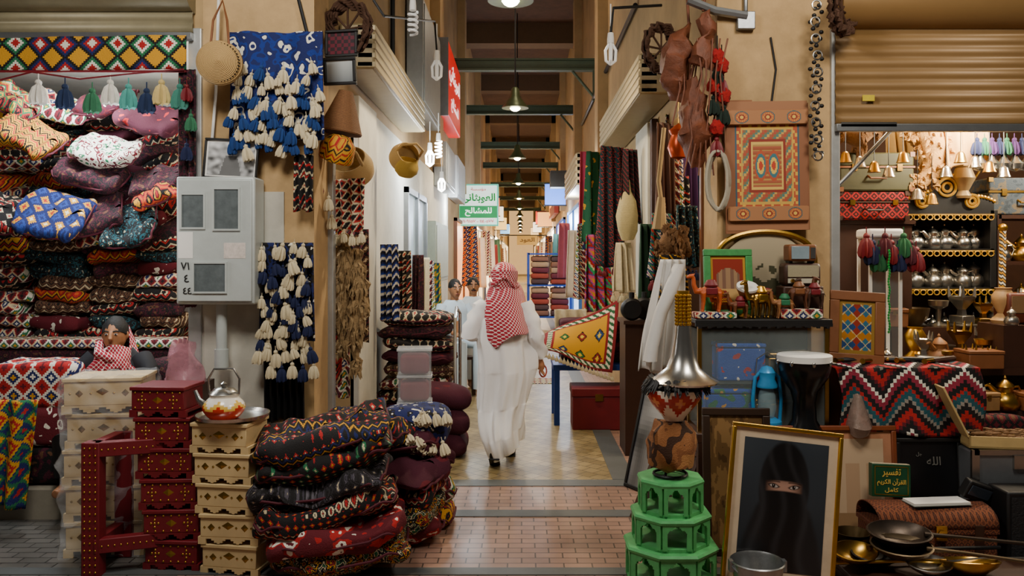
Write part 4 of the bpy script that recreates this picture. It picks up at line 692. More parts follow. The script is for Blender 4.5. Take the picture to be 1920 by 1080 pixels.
def arch_pic(u,v):
    g=.25+.1*noise.noise(V((u*5,0,1)));t=noise.noise(V((u*7,v*7,4)))
    if v<g: return hx('4a3e20') if t<0 else hx('6a582e')
    if v<.5+.35*noise.noise(V((u*3,2,0))) and t>-.15: return hx('3a3820')
    return tuple(a*(.4+.55*v) for a in hx('b8a98a'))
r=T('arched_painting','arched landscape painting in gilded frame behind the figurines','picture',(1.63,5.345,ZS))
def archo(s,u): a=pi*u;return (.33*s*-cos(a),0,.3+.26*s*sin(a)**.6)
B().tube([(-.33,0,0)]+[archo(1,j/24) for j in range(25)]+[(.33,0,0)],.02,8).obj('frame',mat('a5802e',.35,.9),r)
B().grid(lambda u,v:((u-.5)*.64,.01,v*(.3+.255*max(0,sin(pi*u))**.6)),50,40,arch_pic).obj('picture_sheet',vcol(.6),r,sm=0)
def gpic(u,v): return hx('b8882c') if min(u,1-u,v,1-v)<.06 else hx('8a2c1c') if (abs(u-.5)>.33 or v>.78-.3*(u-.5)**2*4) else hx('c09a60') if v<.4 else hx('7a5a48') if int(u*9)%2 else hx('9a7a5a')
picture('green framed carved picture behind the camel figurines',(1.345,5.2,ZS),(-.1,0,.05),.32,.44,mat('3a8a48',.5,var=.5,sc=30),.045,gpic,30,36)
for l,x,h in (('red patterned box under the camels on left of shelf',1.22,.04),('red patterned box under right camels on the shelf',1.76,.06)): B().box(-.13,.13,-.07,.07,0,h).obj('box',KD['red diamond'],loc=(x,5.08,ZS),lab=l,cat='box',bev=.008)
B().box(-.13,.13,-.08,.08,0,.2).obj('wooden_box',DKW,loc=(1.82,5.24,ZS),lab='dark wooden box under the vintage radio',cat='box',bev=.01)
r=T('radio','vintage wooden radio with cream grille on the shelf','radio',(1.82,5.24,ZS+.2));B().box(-.12,.12,-.07,.07,0,.15).obj('cabinet',DKW,r,bev=.025);B().box(-.1,.1,-.075,-.07,.06,.135).obj('grille',mat('a99f80',.7,tex='weave',sc=90),r);B().box(-.1,.1,-.075,-.07,.02,.05).obj('dial',mat('b8b4a0',.3),r)
for x in (-.07,.07): B().lathe([(.014,0),(.012,.02),(0,.02)],12,M=MX.Translation((x,-.075,.035))@MX.Rotation(pi/2,4,'X')).obj('knob',BRASS,r)
r=T('miniature_television','miniature retro television on top of the vintage radio','television',(1.815,5.22,ZS+.35));B().box(-.09,.09,-.06,.06,.012,.12).obj('cabinet',WOOD,r,bev=.012);B().box(-.075,.04,-.066,-.06,.025,.108).obj('screen',mat('7f9098',.1,emit=.05),r,bev=.01);B().box(.048,.08,-.065,-.06,.03,.1).obj('control_panel',SILV,r)
for x in (-.07,.07): B().box(x-.01,x+.01,-.04,.04,0,.014).obj('foot',BLK,r)
r=T('toy_drum','small round drum with white skin among the camel figurines','drum',(1.43,5.1,ZS+.14),(.5,0,0));B().lathe([(.0,0),(.04,0),(.065,.05),(.065,.07)],24).obj('shell',WOOD,r);B().lathe([(.068,.06),(.068,.075),(0,.08)],24).obj('skin',WHT,r)
lat('stand','turned brass stand holding the small drum','stand',(1.43,5.12,ZS),[(.05,0),(.05,.01),(.015,.03),(.015,.12),(.04,.145),(0,.145)],BRASS)
def camel(lab,loc,h,m,sm,rz=0):
    r=T('camel_figurine',lab,'figurine',loc,(0,0,rz),'camel figurines',h);b=B().ell((0,0,.5),(.28,.13,.15)).ell((.02,0,.66),(.12,.08,.12)).tube([(-.24,0,.52),(-.36,0,.5),(-.42,0,.66),(-.43,0,.86)],[.1,.08,.06,.05]).tube([(-.42,0,.88),(-.52,0,.87),(-.6,0,.83)],[.06,.055,.03]).tube([(.27,0,.52),(.34,0,.36)],[.02,.015])
    for x in (-.2,.2):
        for y in (-.07,.07): b.tube([(x,y,.48),(x+.02,y,.25),(x-.01,y,.03),(x-.03,y,0.01)],[.07,.04,.03,.04],8)
    for s in (-1,1): b.tube([(-.4,s*.03,.92),(-.38,s*.04,.98)],[.02,.008],6)
    b.obj('body',m,r,rem=.02)
    B().lathe([(.16,.62),(.17,.66),(.1,.78),(0,.8)],14,M=MX.Diagonal((1,1.0,1,1))).obj('saddle',sm,r);B().box(-.14,.14,-.15,.15,.42,.6).obj('saddle_cloth',sm,r,bev=.03)
OR=mat('b5501a',.5)
for l,x,y,z,h,m,sm,rz in [('large orange camel figurine with red saddle at shelf left',1.2,5.07,.04,.26,OR,RED,0),('small orange camel figurine behind the large orange one',1.3,5.16,0,.22,OR,KD['yellow and black zigzag'],.3),('brown camel figurine below the small white drum',1.38,5.05,0,.18,mat('6a3a1a'),RED,0),('gilded camel figurine right of the small drum',1.51,5.06,0,.26,BRASS,GOLD,.4),('second gilded camel figurine beside dark figurine',1.57,5.12,0,.24,BRASS,RED,0),('wooden camel figurine with green blanket mid shelf',1.66,5.05,0,.2,mat('8a5a30'),mat('1f6a45'),0),('brown camel figurine at right end in front of radio',1.76,5.08,.06,.22,mat('5a3018'),WOOD,pi),('dark camel figurine at far right of the shelf',1.86,5.08,.06,.21,mat('3a2010'),RED,0)]: camel(l,(x,y,ZS+z),h,m,sm,rz)
# ---------------- incense tower on green stand
GX=.81;GY=4.36;GRN=mat('4fa562',.45,var=.45,sc=18)
r=T('octagonal_stand','green painted three tiered octagonal wooden stand with arches','stand',(GX,GY,0))
for rad,z0,z1 in ((.235,0,.215),(.2,.215,.385),(.165,.385,.567)):
    h=z1-z0;t=B().lathe([(rad*1.1,z1-.025),(rad*1.12,z1-.012),(rad*1.08,z1),(0,z1)],8,M=MX.Rotation(pi/8,4,'Z')).lathe([(rad*1.05,z0),(rad*1.05,z0+.018),(rad*.75,z0+.018)],8,M=MX.Rotation(pi/8,4,'Z')).obj('tier',GRN,r,sm=0)
    for k in range(8): a=archbox(B(),rad*.765,h-.03,.016,lambda a:0 if a>.7 else .8-.45*a*a+.07*abs(sin(a*9)) if a>.15 else .9,24,MX.Rotation(k*pi/4,4,'Z')@MX.Translation((0,-rad*.92,z0+.012))).obj('arched_panel',GRN,t,sm=0)
b=B().tube([(.09*cos(a*pi/8),.09*sin(a*pi/8),.012) for a in range(16)],.008,6,closed=True)
for a in range(3): b.tube([(.09*cos(a*2.1),.09*sin(a*2.1),.012),(.05*cos(a*2.1),.05*sin(a*2.1),.05)],.008)
b.obj('trivet',IRON,loc=(GX,GY,.567),lab='round iron trivet on the green octagonal stand',cat='trivet')
CW_=kil(['8a5830','7a4a26','9a6a3a','6a3e1e','8a5830','3a2212'],.16,'floral')
B().lathe([(.09,0),(.12,.02),(.13,.12),(.125,.2),(.09,.25),(0,.26)],24).jit(.05,8).jit(.012,50).obj('hide_drum',CW_,loc=(GX,GY,.62),lab='tawny brown hide bundle standing on the green stand',cat='hide')
def zb(i,k): d=abs(k%8-4);return hx('f0e6d4') if i<2 or i>10 else hx('b82a18') if abs(i-6)+d<4.2 and abs(i-6)+d>1.8 else hx('e08850') if abs(i-6)+d<=1.8 else hx('f0e6d4')
B().lathe([(0,0),(.05,0)]+[(.05+.105*sin(j*pi/18),.01+.018*j) for j in range(1,10)]+[(.145,.175),(0,.05)],48,cf=zb).obj('enamel_bowl',vcol(.2),loc=(GX+.02,GY,.872),lab='white enamel bowl with red diamond pattern under black feathers',cat='bowl')
b=B()
for k in range(140): a=R.random()*6.28;p=V((cos(a)*.1,sin(a)*.1,0));b.tube([p,p*1.5+V((0,0,.03+R.uniform(-.02,.02))),p*1.85+V((0,0,-.005+R.uniform(-.03,.02)))],[.015,.014,.003],5)
b.obj('feather_ring',BLK,loc=(GX+.03,GY,1.05),lab='black feather ring around the base of silver funnel',cat='feathers')
r=T('silver_funnel','silver metal funnel cone with gold beaded neck','funnel',(GX+.07,GY,1.075))
B().lathe([(.185,0),(.19,.01),(.15,.03),(.09,.08),(.06,.16),(.045,.25),(.036,.34),(0,.345)],36).obj('cone',SILV,r)
b=B()
for j in range(9):
    for a in range(12): b.ell((.036*cos(a*pi/6),.036*sin(a*pi/6),.32+.019*j),(.011,.011,.011),6,4)
b.lathe([(.034,.3),(.034,.5),(0,.5)],16).obj('gold_neck',GOLD,r)
# ---------------- pictures front right
def ss(a,b,x): t=min(1,max(0,(x-a)/(b-a)));return t*t*(3-2*t)
def mc(a,b,t): return tuple(x*(1-t)+y*t for x,y in zip(a,b))
BGC=hx('343b42');SK1=hx('a88270');SK2=hx('4e382f')
def niqab(u,v):
    x=(u-.5)/1.2;v=.64+(v-.66)/1.2;ax=abs(x);c=tuple(a*(.4+.65*v+.2*noise.noise(V((u*3,v*3,1)))) for a in BGC)
    hd=(x/.25)**2+((v-.62)/.3)**2;bw_=.23+.42*max(0,.52-v)**.8
    m=max(1-ss(.85,1.1,hd),(1-ss(-.03,.03,ax-bw_))*(1-ss(.48,.6,v)))
    f=.5+.5*sin(x*24*(1+.5*v)+6*v+2*sin(v*9));veil=.004+.012*f**4+.008*ss(.1,.25,ax);c=mc(c,(veil,veil,veil*1.12),m)
    yy=v-.632;sm=(1-ss(.025,.038,abs(yy+.25*ax*ax)))*(1-ss(.15,.195,ax))
    c=mc(c,mc(SK1,SK2,min(1,ss(.05,.2,ax)+.3*ss(.0,.035,yy))),sm)
    ex=(ax-.1)/.047;ey=(yy+.004-.1*(ax-.1))/.012;e=ex*ex+ey*ey*(1+.6*ex*ex)
    c=mc(c,hx('20120f'),(1-ss(.8,2.8 if ey>0 else 2.0,e))*sm*.95)
    c=mc(c,hx('a8a09a'),(1-ss(.5,.95,e)))
    ri=((ax-.1+.003*(1 if x>0 else -1))/.0185)**2+((yy+.002)/.0155)**2;c=mc(c,hx('120a08'),(1-ss(.5,1.15,ri))*(1-ss(.9,1.3,e)))
    gl=((ax-.104)/.0035)**2+((yy-.002)/.0035)**2;c=mc(c,(.5,.5,.5),(1-ss(.5,1,gl)))
    c=mc(c,hx('1c110e'),(1-ss(.002,.008,abs(yy-.026+1.0*(ax-.09)**2)))*ss(.03,.05,ax)*sm*.8)
    return c
picture('gold framed portrait of veiled woman with visible eyes, leaning on frames',(1.335,4.2,.035),(-.13,.12,.02),.6,.82,GOLD,.022,niqab,190,230,mat('c4b094',.8),.05)
def mapf(u,v): n=noise.noise(V((u*4,v*5,2)))+.5*noise.noise(V((u*14,v*16,5)));return hx('8a6a42') if n>0 else hx('6a4f30') if n>-.5 else hx('4f3a24')
picture('tall brown framed antique map behind the portrait',G(1384,4.72),(-.1,0,-.05),.4,.86,mat('2f1d10',.5),.045,mapf,60,100)
picture('orange brown framed print of columns behind the veiled portrait',G(1562,4.9),(-.08,0,0),.8,.72,mat('7a3c1c',.5),.03,lambda u,v:(hx('b99878') if abs((u*5)%1-.5)<.3 and v<.75 else hx('c8ac8c')) if v>.2 else hx('9a7a58'),60,30,mat('b07a58',.8),.05)
r=picture('small black framed panel with faint Arabic calligraphy behind the chest',G(1742,4.94,.12),(-.06,0,0),.4,.52,BLK,.025,lambda u,v:hx('101012'),2,2);CG=mat('66645e',.7);text(shp('الله'),.085,CG,r,(.03,-.02,.38));text(shp('جل'),.035,CG,r,(-.06,-.02,.42))
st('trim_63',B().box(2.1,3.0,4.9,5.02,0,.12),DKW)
picture('black frame leaning sideways beside the green stand, larger one',(.93,5.95,.0),(-.25,0,-1.05),.5,.76,BLK,.025,lambda u,v:tuple(.12+.25*noise.noise(V((u*3,v*3,7)))+.1 for _ in range(3)),20,20)
picture('dark brown frame leaning on floor in front of black frame',(.85,5.2,.0),(-.45,0,-1.1),.45,.55,DKW,.03,lambda u,v:hx('241a14'),4,4)
def geo(u,v):
    if min(u,1-u)<.08 or min(v,1-v)<.06: return hx('8a6a2a')
    a=abs((u*2)%1-.5);b_=abs((v*3)%1-.5);d=abs(a-b_);return hx('b8a878') if d<.03 else hx('8a2c1a') if a>b_ and a+b_>.5 else hx('1f4070') if a>b_ else hx('2a6078') if a+b_<.4 else hx('a86c20')
picture('wooden framed panel with blue and red geometric painting on striped rug',(2.135,5.12,1.08),(-.14,.06,-.12),.34,.46,WOOD,.06,geo,44,60)
# green book, chest, case
CY=4.66
r=T('book','green book with gold Arabic lettering standing on wicker chest','book',G(1668,CY+.1,.335),(-.12,.05,0));B().box(-.115,.115,-.025,.025,0,.19).obj('cover',mat('0f4428',.4),r,bev=.003);B().box(-.11,.112,-.02,.02,.003,.193).obj('pages',CREAM,r)
B().box(-.1,.1,-.027,-.025,.012,.016).box(-.1,.1,-.027,-.025,.174,.178).box(-.1,-.096,-.027,-.025,.012,.178).box(.096,.1,-.027,-.025,.012,.178).obj('gold_border',GOLD,r);GT=mat('d8b04a',.5);text(shp('تفسير'),.11,GT,r,(0,-.027,.14),hh=.05,bold=.005);text(shp('القرآن الكريم'),.17,GT,r,(0,-.027,.085),hh=.045,bold=.005);text(shp('كامل'),.08,GT,r,(0,-.027,.04),hh=.03,bold=.005)
r=T('wicker_chest','brown woven chest with leather straps and brass hasp','chest',G(1735,CY));WV=kil(['5a2c18','7a4226','3a1c10','6f3822'],.035,'diam')
B().box(-.33,.33,-.16,.16,0,.22).obj('body',WV,r,bev=.012);B().grid(lambda u,v:((u-.5)*.67,-.165*cos(pi*v),.22+.115*sin(pi*v)**.7),20,16).box(-.335,.335,-.165,.165,.2,.225).obj('lid',WV,r,solid=.006)
for x in (-.22,.22): B().box(x-.025,x+.025,-.172,-.162,.0,.25).obj('strap',DKW,r)
B().box(-.03,.03,-.185,-.165,.17,.25).lathe([(.022,0),(.022,.01),(0,.012)],14,M=MX.Translation((0,-.185,.21))@MX.Rotation(pi/2,4,'X')).obj('hasp',BRASS,r)
r=T('booklet','white open booklet lying on the wicker chest lid','booklet',G(1765,CY-.03,.342),(0,0,.1));B().box(-.2,.14,-.06,.06,0,.012).obj('pages',WHT,r);B().box(-.205,.145,-.065,.065,-.004,0).obj('cover',mat('8a8f88'),r)
r=T('metal_case','silver aluminium flight case at the right edge','case',G(1895,4.95));B().box(-.33,.5,-.18,.2,0,.6).obj('shell',mat('8c9094',.4,.7),r,bev=.012)
for x in (-.33,.48): B().box(x-.015,x+.03,-.19,-.17,0,.61).obj('edge_trim',SILV,r)
for z in (.58,0): B().box(-.33,.5,-.19,-.17,z,z+.03).obj('edge_band',SILV,r)
B().box(-.1,.0,-.2,-.18,.5,.58).obj('latch',SILV,r)
r=T('speaker_box','black perforated speaker standing before the aluminium case','speaker',G(1912,4.62));B().box(-.13,.25,-.1,.1,0,.43).obj('cabinet',BLK,r,bev=.012);B().box(-.11,.23,-.106,-.1,.02,.4).obj('grille',mat('2a2a2c',.5,.5,sc=90,bump=1),r)
r=T('camera','black folded camera case leaning on the aluminium case','camera',G(1822,CY+.04,.34),(.3,.35,.2));B().box(-.09,.09,-.03,.03,0,.11).obj('body',IRON,r,bev=.01);B().box(-.07,.07,-.034,-.03,.03,.09).obj('screen',mat('3a4450',.1),r)
r=T('wooden_box','open pale wooden box full of small brown pieces','box',G(1880,4.9,.612),(0,0,-.15));PW=mat('bfa46c',.6)
B().box(-.24,.3,-.13,.13,0,.012).box(-.24,.3,-.13,-.118,0,.07).box(-.24,.3,.118,.13,0,.07).box(-.24,-.228,-.13,.13,0,.07).box(.288,.3,-.13,.13,0,.07).obj('tray',PW,r)
b=B()
for k in range(160): b.ell((R.uniform(-.2,.26),R.uniform(-.1,.1),.055+R.random()*.03),(.022,.008,.008),6,4,MX.Identity(4))
b.obj('brown_pieces',mat('7a5a3a',.8),r,kind='stuff')
B().box(-.012,0,-.13,.13,0,.33,None,MX.Translation((-.235,0,.065))@MX.Rotation(-.45,4,'Y')).obj('lid',PW,r,bev=.003)
r=T('bucket','galvanised metal bucket at the bottom in front of portrait','bucket',G(1420,4.05));B().lathe([(0,0),(.095,0),(.132,.215),(.138,.22),(.132,.225),(.126,.215),(.09,.01),(0,.01)],32).obj('pail',mat('9a9c9c',.35,.9,sc=25),r);B().tube([(.135*cos(a*pi/12),-.135*sin(a*pi/12)*.7-.0,.21-.05*sin(a*pi/12)) for a in range(13)],.005).obj('handle',STEEL,r)
for s in (-1,1): B().box(s*.134-.01,s*.134+.01,-.02,.02,.17,.225).obj('lug',STEEL,r)
r=T('crate','low dark wooden crate beneath the brass ladles','crate',G(1760,4.28));B().box(-.5,.75,-.14,.16,.05,.08).obj('top_board',DKW,r,bev=.004)
for x in (-.48,.73): B().box(x-.02,x+.02,-.14,.16,0,.05).obj('side_board',DKW,r)
for i,(px,Y,z,s,ang,m,l) in enumerate([(1600,4.3,.12,1.5,.5,BRASS,'wide brass ladle with chain at the left of the ladle pile'),(1685,4.33,.2,1.8,-.2,mat('4a4038',.4,.8),'dark iron ladle leaning on top of the pile'),(1690,4.28,.15,1.7,-.35,mat('6a5a44',.4,.8),'blackened deep ladle in the middle of the pile'),(1820,4.2,.085,1.7,pi-.05,BRASS,'long brass spoon lying at the front of the pile'),(1740,4.2,.1,1.3,.1,SILV,'silver spoon with long shaft lying in front'),(1640,4.36,.09,1.5,.15,IRON,'small iron ladle half hidden at the back of pile')]):
    r=T('ladle',l,'ladle',G(px,Y,z),(.2,0,ang),'ladles')
    B().lathe([(0,0),(.04,.006),(.075,.03),(.085,.045),(.08,.047),(.07,.034),(.036,.012),(0,.008)],24,M=MX.Diagonal((1.1*s,.8*s,s,1))).obj('bowl',m,r);B().tube([(.07*s,0,.04*s),(.3,0,.07),(.75,0,.05)],[.014,.009,.011]).obj('handle',m,r)
b=B()
for j in range(40): p=V((-.3+.0185*j,.02*sin(j*.5),.012+.012*abs(sin(j*.7))));b.tube([p+V((.012*cos(a*pi/4),.008*sin(a*pi/4) if j%2 else 0,0 if j%2 else .008*sin(a*pi/4))) for a in range(8)],.0025,5,closed=True)
b.obj('chain',STEEL,loc=G(1590,4.1,.0),lab='thin metal chain lying on the floor before the ladles',cat='chain')
r=T('pot','small dark metal pot left of wicker chest','pot',G(1598,4.55));B().lathe([(0,0),(.09,0),(.11,.1),(.09,.18),(.1,.2),(.095,.2),(.08,.17),(0,.02)],24).obj('vessel',mat('4a3a20',.4,.8),r);B().tube([(-.1,0,.17),(-.16,0,.12),(-.1,0,.06)],.01).obj('handle',IRON,r)
# striped rug over crate, lantern, drum
r=T('wooden_crate','wooden crate hidden under the striped rug','crate',(2.4,5.18,.66));B().box(-.4,.4,-.17,.2,0,.38).obj('body',WOOD,r,bev=.01);B().box(-.41,.41,-.175,.21,.38,.395).obj('lid',WOOD,r)
SR_=kil([rd,bk,'8a8278',tl,rd,bk,'8a2038',wh,bk,dr],.34,'zig',None,16)
def drape(u,v):
    x=(u-.5)*.9+.04*sin(v*5)
    if v<.6: return (x,-.2-.04*(1-v/.6)+.012*sin(u*20),.0+.405*v/.6+.02*sin(u*7)*(1-v/.6))
    t=(v-.6)/.4;return (x,-.2+.36*t,.405+.012*sin(u*12)*t+.02*sin(t*3))
B().grid(drape,40,40).obj('kilim',SR_,loc=(2.4,5.18,.665),lab='red black and blue zigzag striped rug draped over a crate',cat='rug',solid=.01)
r=T('lantern','blue metal oil lantern with glass globe on the table','lantern',G(1438,5.02,.66),sc=1.05);BL=mat('3a90c8',.35,.2)
B().lathe([(0,0),(.085,0),(.09,.02),(.085,.07),(.05,.09),(0,.09)],24).obj('fuel_tank',BL,r);B().lathe([(.04,.09),(.055,.15),(.05,.22),(.035,.27)],20).obj('glass_globe',mat('a8c8d0',.05,alpha=.35),r);B().lathe([(.06,.27),(.062,.285),(.045,.32),(.05,.36),(.03,.39),(0,.4)],20).obj('chimney_cap',BL,r)
for s in (-1,1): B().tube([(s*.075,0,.05),(s*.085,0,.2),(s*.07,0,.33),(s*.03,0,.37)],.011).obj('side_tube',BL,r)
B().tube([(-.07,0,.33),(-.06,0,.44),(0,0,.48),(.06,0,.44),(.07,0,.33)],.004,6).obj('bail_handle',STEEL,r)
r=T('goblet_drum','black goblet drum with white skin standing on the table','drum',G(1508,4.97,.66));B().lathe([(0,0),(.115,0),(.11,.03),(.075,.09),(.068,.2),(.085,.27),(.145,.36),(.16,.42),(.16,.48),(0,.48)],36).obj('shell',mat('0e0e10',.25),r);B().lathe([(.165,.455),(.165,.492),(.155,.498),(0,.5)],36).obj('skin',WHT,r)
for a in range(8): stud(r,SILV,(.165*cos(a*pi/4),.165*sin(a*pi/4),.45),.012,.012,.018,1,'tension_lug')
B().lathe([(.0,0),(.05,0),(.075,.06),(.05,.15),(.02,.24),(0,.25)],20).jit(.02,15).obj('packet',mat('9a8478',.15,alpha=.8,bump=1,sc=20),loc=(2.08,4.93,.66),lab='clear wrapped packet lying before the striped rug',cat='packet')
# ---------------- right shop
r=T('black_gold_shelf','black shelf unit with carved gilded crest and gold trim','shelf',(3.4,6.6,.2));X0=.38
for s in (-1,1): B().box(s*X0-.03,s*X0+.03,-.2,.2,0,1.94).obj('side_panel',BLK,r,bev=.004)
B().box(-X0,X0,.17,.2,0,1.94).obj('back_panel',mat('5a3a22',.6),r)
GD2=mat('e0b040',.4,.6)
for z in (.9,1.32,1.63,1.92):
    q=B().box(-X0,X0,-.2,.18,z-.02,z).obj('shelf_board',BLK,r);b=B().box(-X0,X0,-.207,-.2,z-.022,z-.012)
    for k in range(14): b.tube([(-X0+X0*2*(k+.5)/14+.022*cos(a*pi/5),-.206,z-.04+.02*sin(a*pi/5)) for a in range(10)],.005,5,closed=True)
    b.obj('gold_scroll',GD2,q)
b=B();cz=lambda u:1.92+.07+.2*math.exp(-((u-.5)/.2)**2)+.05*abs(sin(u*9))
for i in range(40): u=(i+.5)/40;x=-X0+2*X0*u;b.box(x-X0/40,x+X0/40,-.2,-.17,1.92,cz(u))
b.obj('crest',BLK,r,sm=0);b=B()
for x,z,q in ((0,2.12,.07),(-.2,2.01,.05),(.2,2.01,.05)):
    for f in (1,.5): b.tube([(x+q*f*cos(a*pi/8),-.208,z+q*f*sin(a*pi/8)) for a in range(16)],.012,6,closed=True)
for i in range(31): u=i/30;b.ell((-X0+2*X0*u,-.203,cz(u)),(.016,.01,.016),6,4)
b.obj('crest_gilding',GD2,r)
SLV2=mat('a8a49a',.3,.95,bump=.05)
for row,(z,nm,m) in enumerate([(1.83,'upper',SILV),(1.52,'middle',SLV2),(1.1,'lower',SILV)]):
    for i in range(6): dallah('silver coffee pot on the %s black shelf, %s from left'%(nm,TH[i]),(3.1+.12*i,6.5+.05*(i%2),z),.18+.02*(i%2),m,R.uniform(-.4,.4),'coffee pots on the black shelf')
def trunk(lab,loc,w,d,h,m,bm,rz=0):
    r=T('suitcase',lab,'suitcase',loc,(0,0,rz));B().box(-w/2,w/2,-d/2,d/2,0,h*.62).obj('body',m,r,bev=.015);B().box(-w/2,w/2,-d/2,d/2,h*.62+.004,h).obj('lid',m,r,bev=.015)
    B().box(-w/2-.004,w/2+.004,-d/2-.006,-d/2+.01,h*.6,h*.65).obj('edge_band',bm,r)
    for x in (-w/2,w/2-.03):
        for z in (0,h-.03): B().box(x-.003,x+.033,-d/2-.006,-d/2+.02,z-.003,z+.033).obj('corner_guard',bm,r)
    B().tube([(-.07,-d/2,h*.4),(-.06,-d/2-.03,h*.33),(.06,-d/2-.03,h*.33),(.07,-d/2,h*.4)],.008).obj('handle',bm,r)
    for x in (-w*.3,w*.3): B().box(x-.02,x+.02,-d/2-.012,-d/2,h*.52,h*.7).obj('latch',BRASS,r)
r=T('cabinet','dark wooden cabinet carrying the two suitcases','cabinet',(2.75,6.35,.0));B().box(-.3,.3,-.1,.25,0,2.02).obj('body',DKW,r);B().box(-.32,.32,-.12,.27,2.02,2.05).obj('top',DKW,r)
trunk('red plaid suitcase below the olive trunk',(2.72,6.35,2.05),.55,.34,.22,kil([rd,bk,rd,dr,bk,'6a1414'],.07,'diam'),DKW);trunk('olive green trunk with tan edges above plaid suitcase',(2.74,6.35,2.27),.58,.36,.3,mat('3a3a1a',.6),WOOD);trunk('grey blue patterned trunk on the right wall shelf',(4.05,6.6,2.1),.6,.36,.3,kil(['4a5560','3a4550','6a6050'],.05,'floral'),BRASS)
r=T('wall_shelf','dark shelf unit right of the black gilded shelf','shelf',(4.2,6.6,.2))
for z in (.7,1.1,1.5,1.87): B().box(-.38,.6,-.2,.2,z,z+.03).obj('shelf_board',DKW,r)
for x in (-.38,.6): B().box(x-.02,x+.02,-.2,.2,0,1.9).obj('side_panel',DKW,r)
for z,nm in ((1.73,'upper'),(1.33,'middle')):
    for i in range(5): dallah('tarnished coffee pot on the right %s shelf, %s from left'%(nm,TH[i]),(3.9+.16*i,6.5,z),.18+.03*(i%2),[SILV,BRASS,SLV2][i%3],R.uniform(-.5,.5),'coffee pots on the right shelf')
r=T('glass_tower','tall narrow glass cabinet with white crown and beads inside','display case',(2.66,5.95,.99))
for x in (-.11,.11):
    for y in (-.1,.1): B().box(x-.01,x+.01,y-.01,y+.01,0,.91).obj('post',WHT,r)
B().box(-.13,.13,-.12,.12,.91,.98).obj('crown',WHT,r,bev=.02);B().box(-.13,.13,-.12,.12,0,.03).obj('base',WHT,r);B().box(-.1,.1,-.102,-.1,.03,.91).obj('front_glass',GL,r)
for i in range(9): tas(None,(2.5+.045*i,5.8,1.98-.05*(i%3)),.22,[RED,NAVY,mat('1f5a35',.9),BURG][i%4],name='bead_tassel',lab='%s bead tassel on the glass cabinet, %s from left'%(['red','navy','green','burgundy'][i%4],TH[i]),cat='tassel',grp='tassels on the glass cabinet')
b=B()
for j in range(30): b.ell((.004*sin(j),0,-.02*j),(.009,.009,.011),6,4)
b.obj('bead_string',mat('0f8a3a',.3),loc=W(1667,470,5.7),lab='bright green bead string hanging right of the glass cabinet',cat='beads')
GF=mat('b98c50',1,sc=90,bump=1,var=.35)
fur('pale golden fox hide with tail above the black shelf',[(-.1,0,.2),(-.08,0,.27),(-.02,0,.26),(.06,0,.2),(.1,0,.1),(.1,0,-.02),(.05,0,-.12),(-.02,0,-.18),(-.08,0,-.17)],[.03,.07,.1,.115,.12,.1,.07,.055,.02],GF,W(1728,300,6.2),tl=.02,n=420);fur('brown fur hat at the right doorway',[(-.08,0,0),(0,0,.08),(.08,0,.1)],[.05,.11,.06],FURB,W(1262,470,6.0),'fur_hat',tl=.04);fur('dark animal pelt hanging beside the shop jamb at upper left',[(-.15,0,.1),(0,0,.05),(.12,0,.12)],[.05,.09,.05],FURB,W(1610,270,6.1),tl=.03)
cloth('shawl','cream fringed shawl hanging high in right shop','textile',1770,1850,232,312,6.1,mat('c8a26a',.9),0,.04);cloth('shawl','tan sheepskin hanging beside the cream shawl','textile',1690,1765,236,258,6.3,mat('9a7a4c',.9),0,.03);cloth('shawl','pale gold cloth hanging behind the golden hide','textile',1665,1712,236,290,6.75,mat('9a7840',.9),0,.04)
r=T('vase','tall cream ornate metal vase on crest of black shelf','vase',W(1806,372,6.4));B().lathe([(.05,0),(.06,.02),(.04,.06),(.09,.16),(.06,.24),(.09,.32),(.085,.32),(0,.2)],20).obj('vessel',mat('c4a878',.4,.5),r);B().tube([(.07,0,.28),(.13,0,.22),(.08,0,.14)],.01).obj('handle',BRASS,r)
for i in range(5): lat('glass_jar','silver glass jar hanging in a row at top right, %s'%TH[i],'jar',W(1838+22*i,322,6.0),[(0,0),(.05,.02),(.055,.06),(.03,.09),(.015,.13),(0,.13)],SILV,16,grp='silver jars')
for i in range(9): tas(None,W(1832+14*i,250,6.0),.16,[NAVY,mat('1c5a3c',.9),mat('3a1a50',.9)][i%3],name='tassel',lab='%s tassel strung above the silver jars, %s'%(['blue','green','purple'][i%3],TH[i]),cat='tassel',grp='tassels above the jars')
for i in range(12):
    r=T('hanging_bell','small %s bell hung on a cord in the right shop, %s from left'%(['brass','silver'][i%2],TH[i]),'bell',W(1585+27*i,305+9*(i%4)+(60 if 4<i<7 else 0),5.9),grp='hanging bells',sc=.8);B().lathe([(.06,0),(.05,.02),(.035,.08),(.02,.1),(0,.105)],16).obj('body',[BRASS,SILV][i%2],r,solid=.004);B().tube([(0,0,.1),(0,0,.45)],.004,5).obj('cord',IRON,r)
B().tube([W(1560,360,5.6),W(1675,240,5.6)],.014,8).obj('metal_rod',STEEL,lab='grey metal prop rod slanting across the right shop opening',cat='rod')
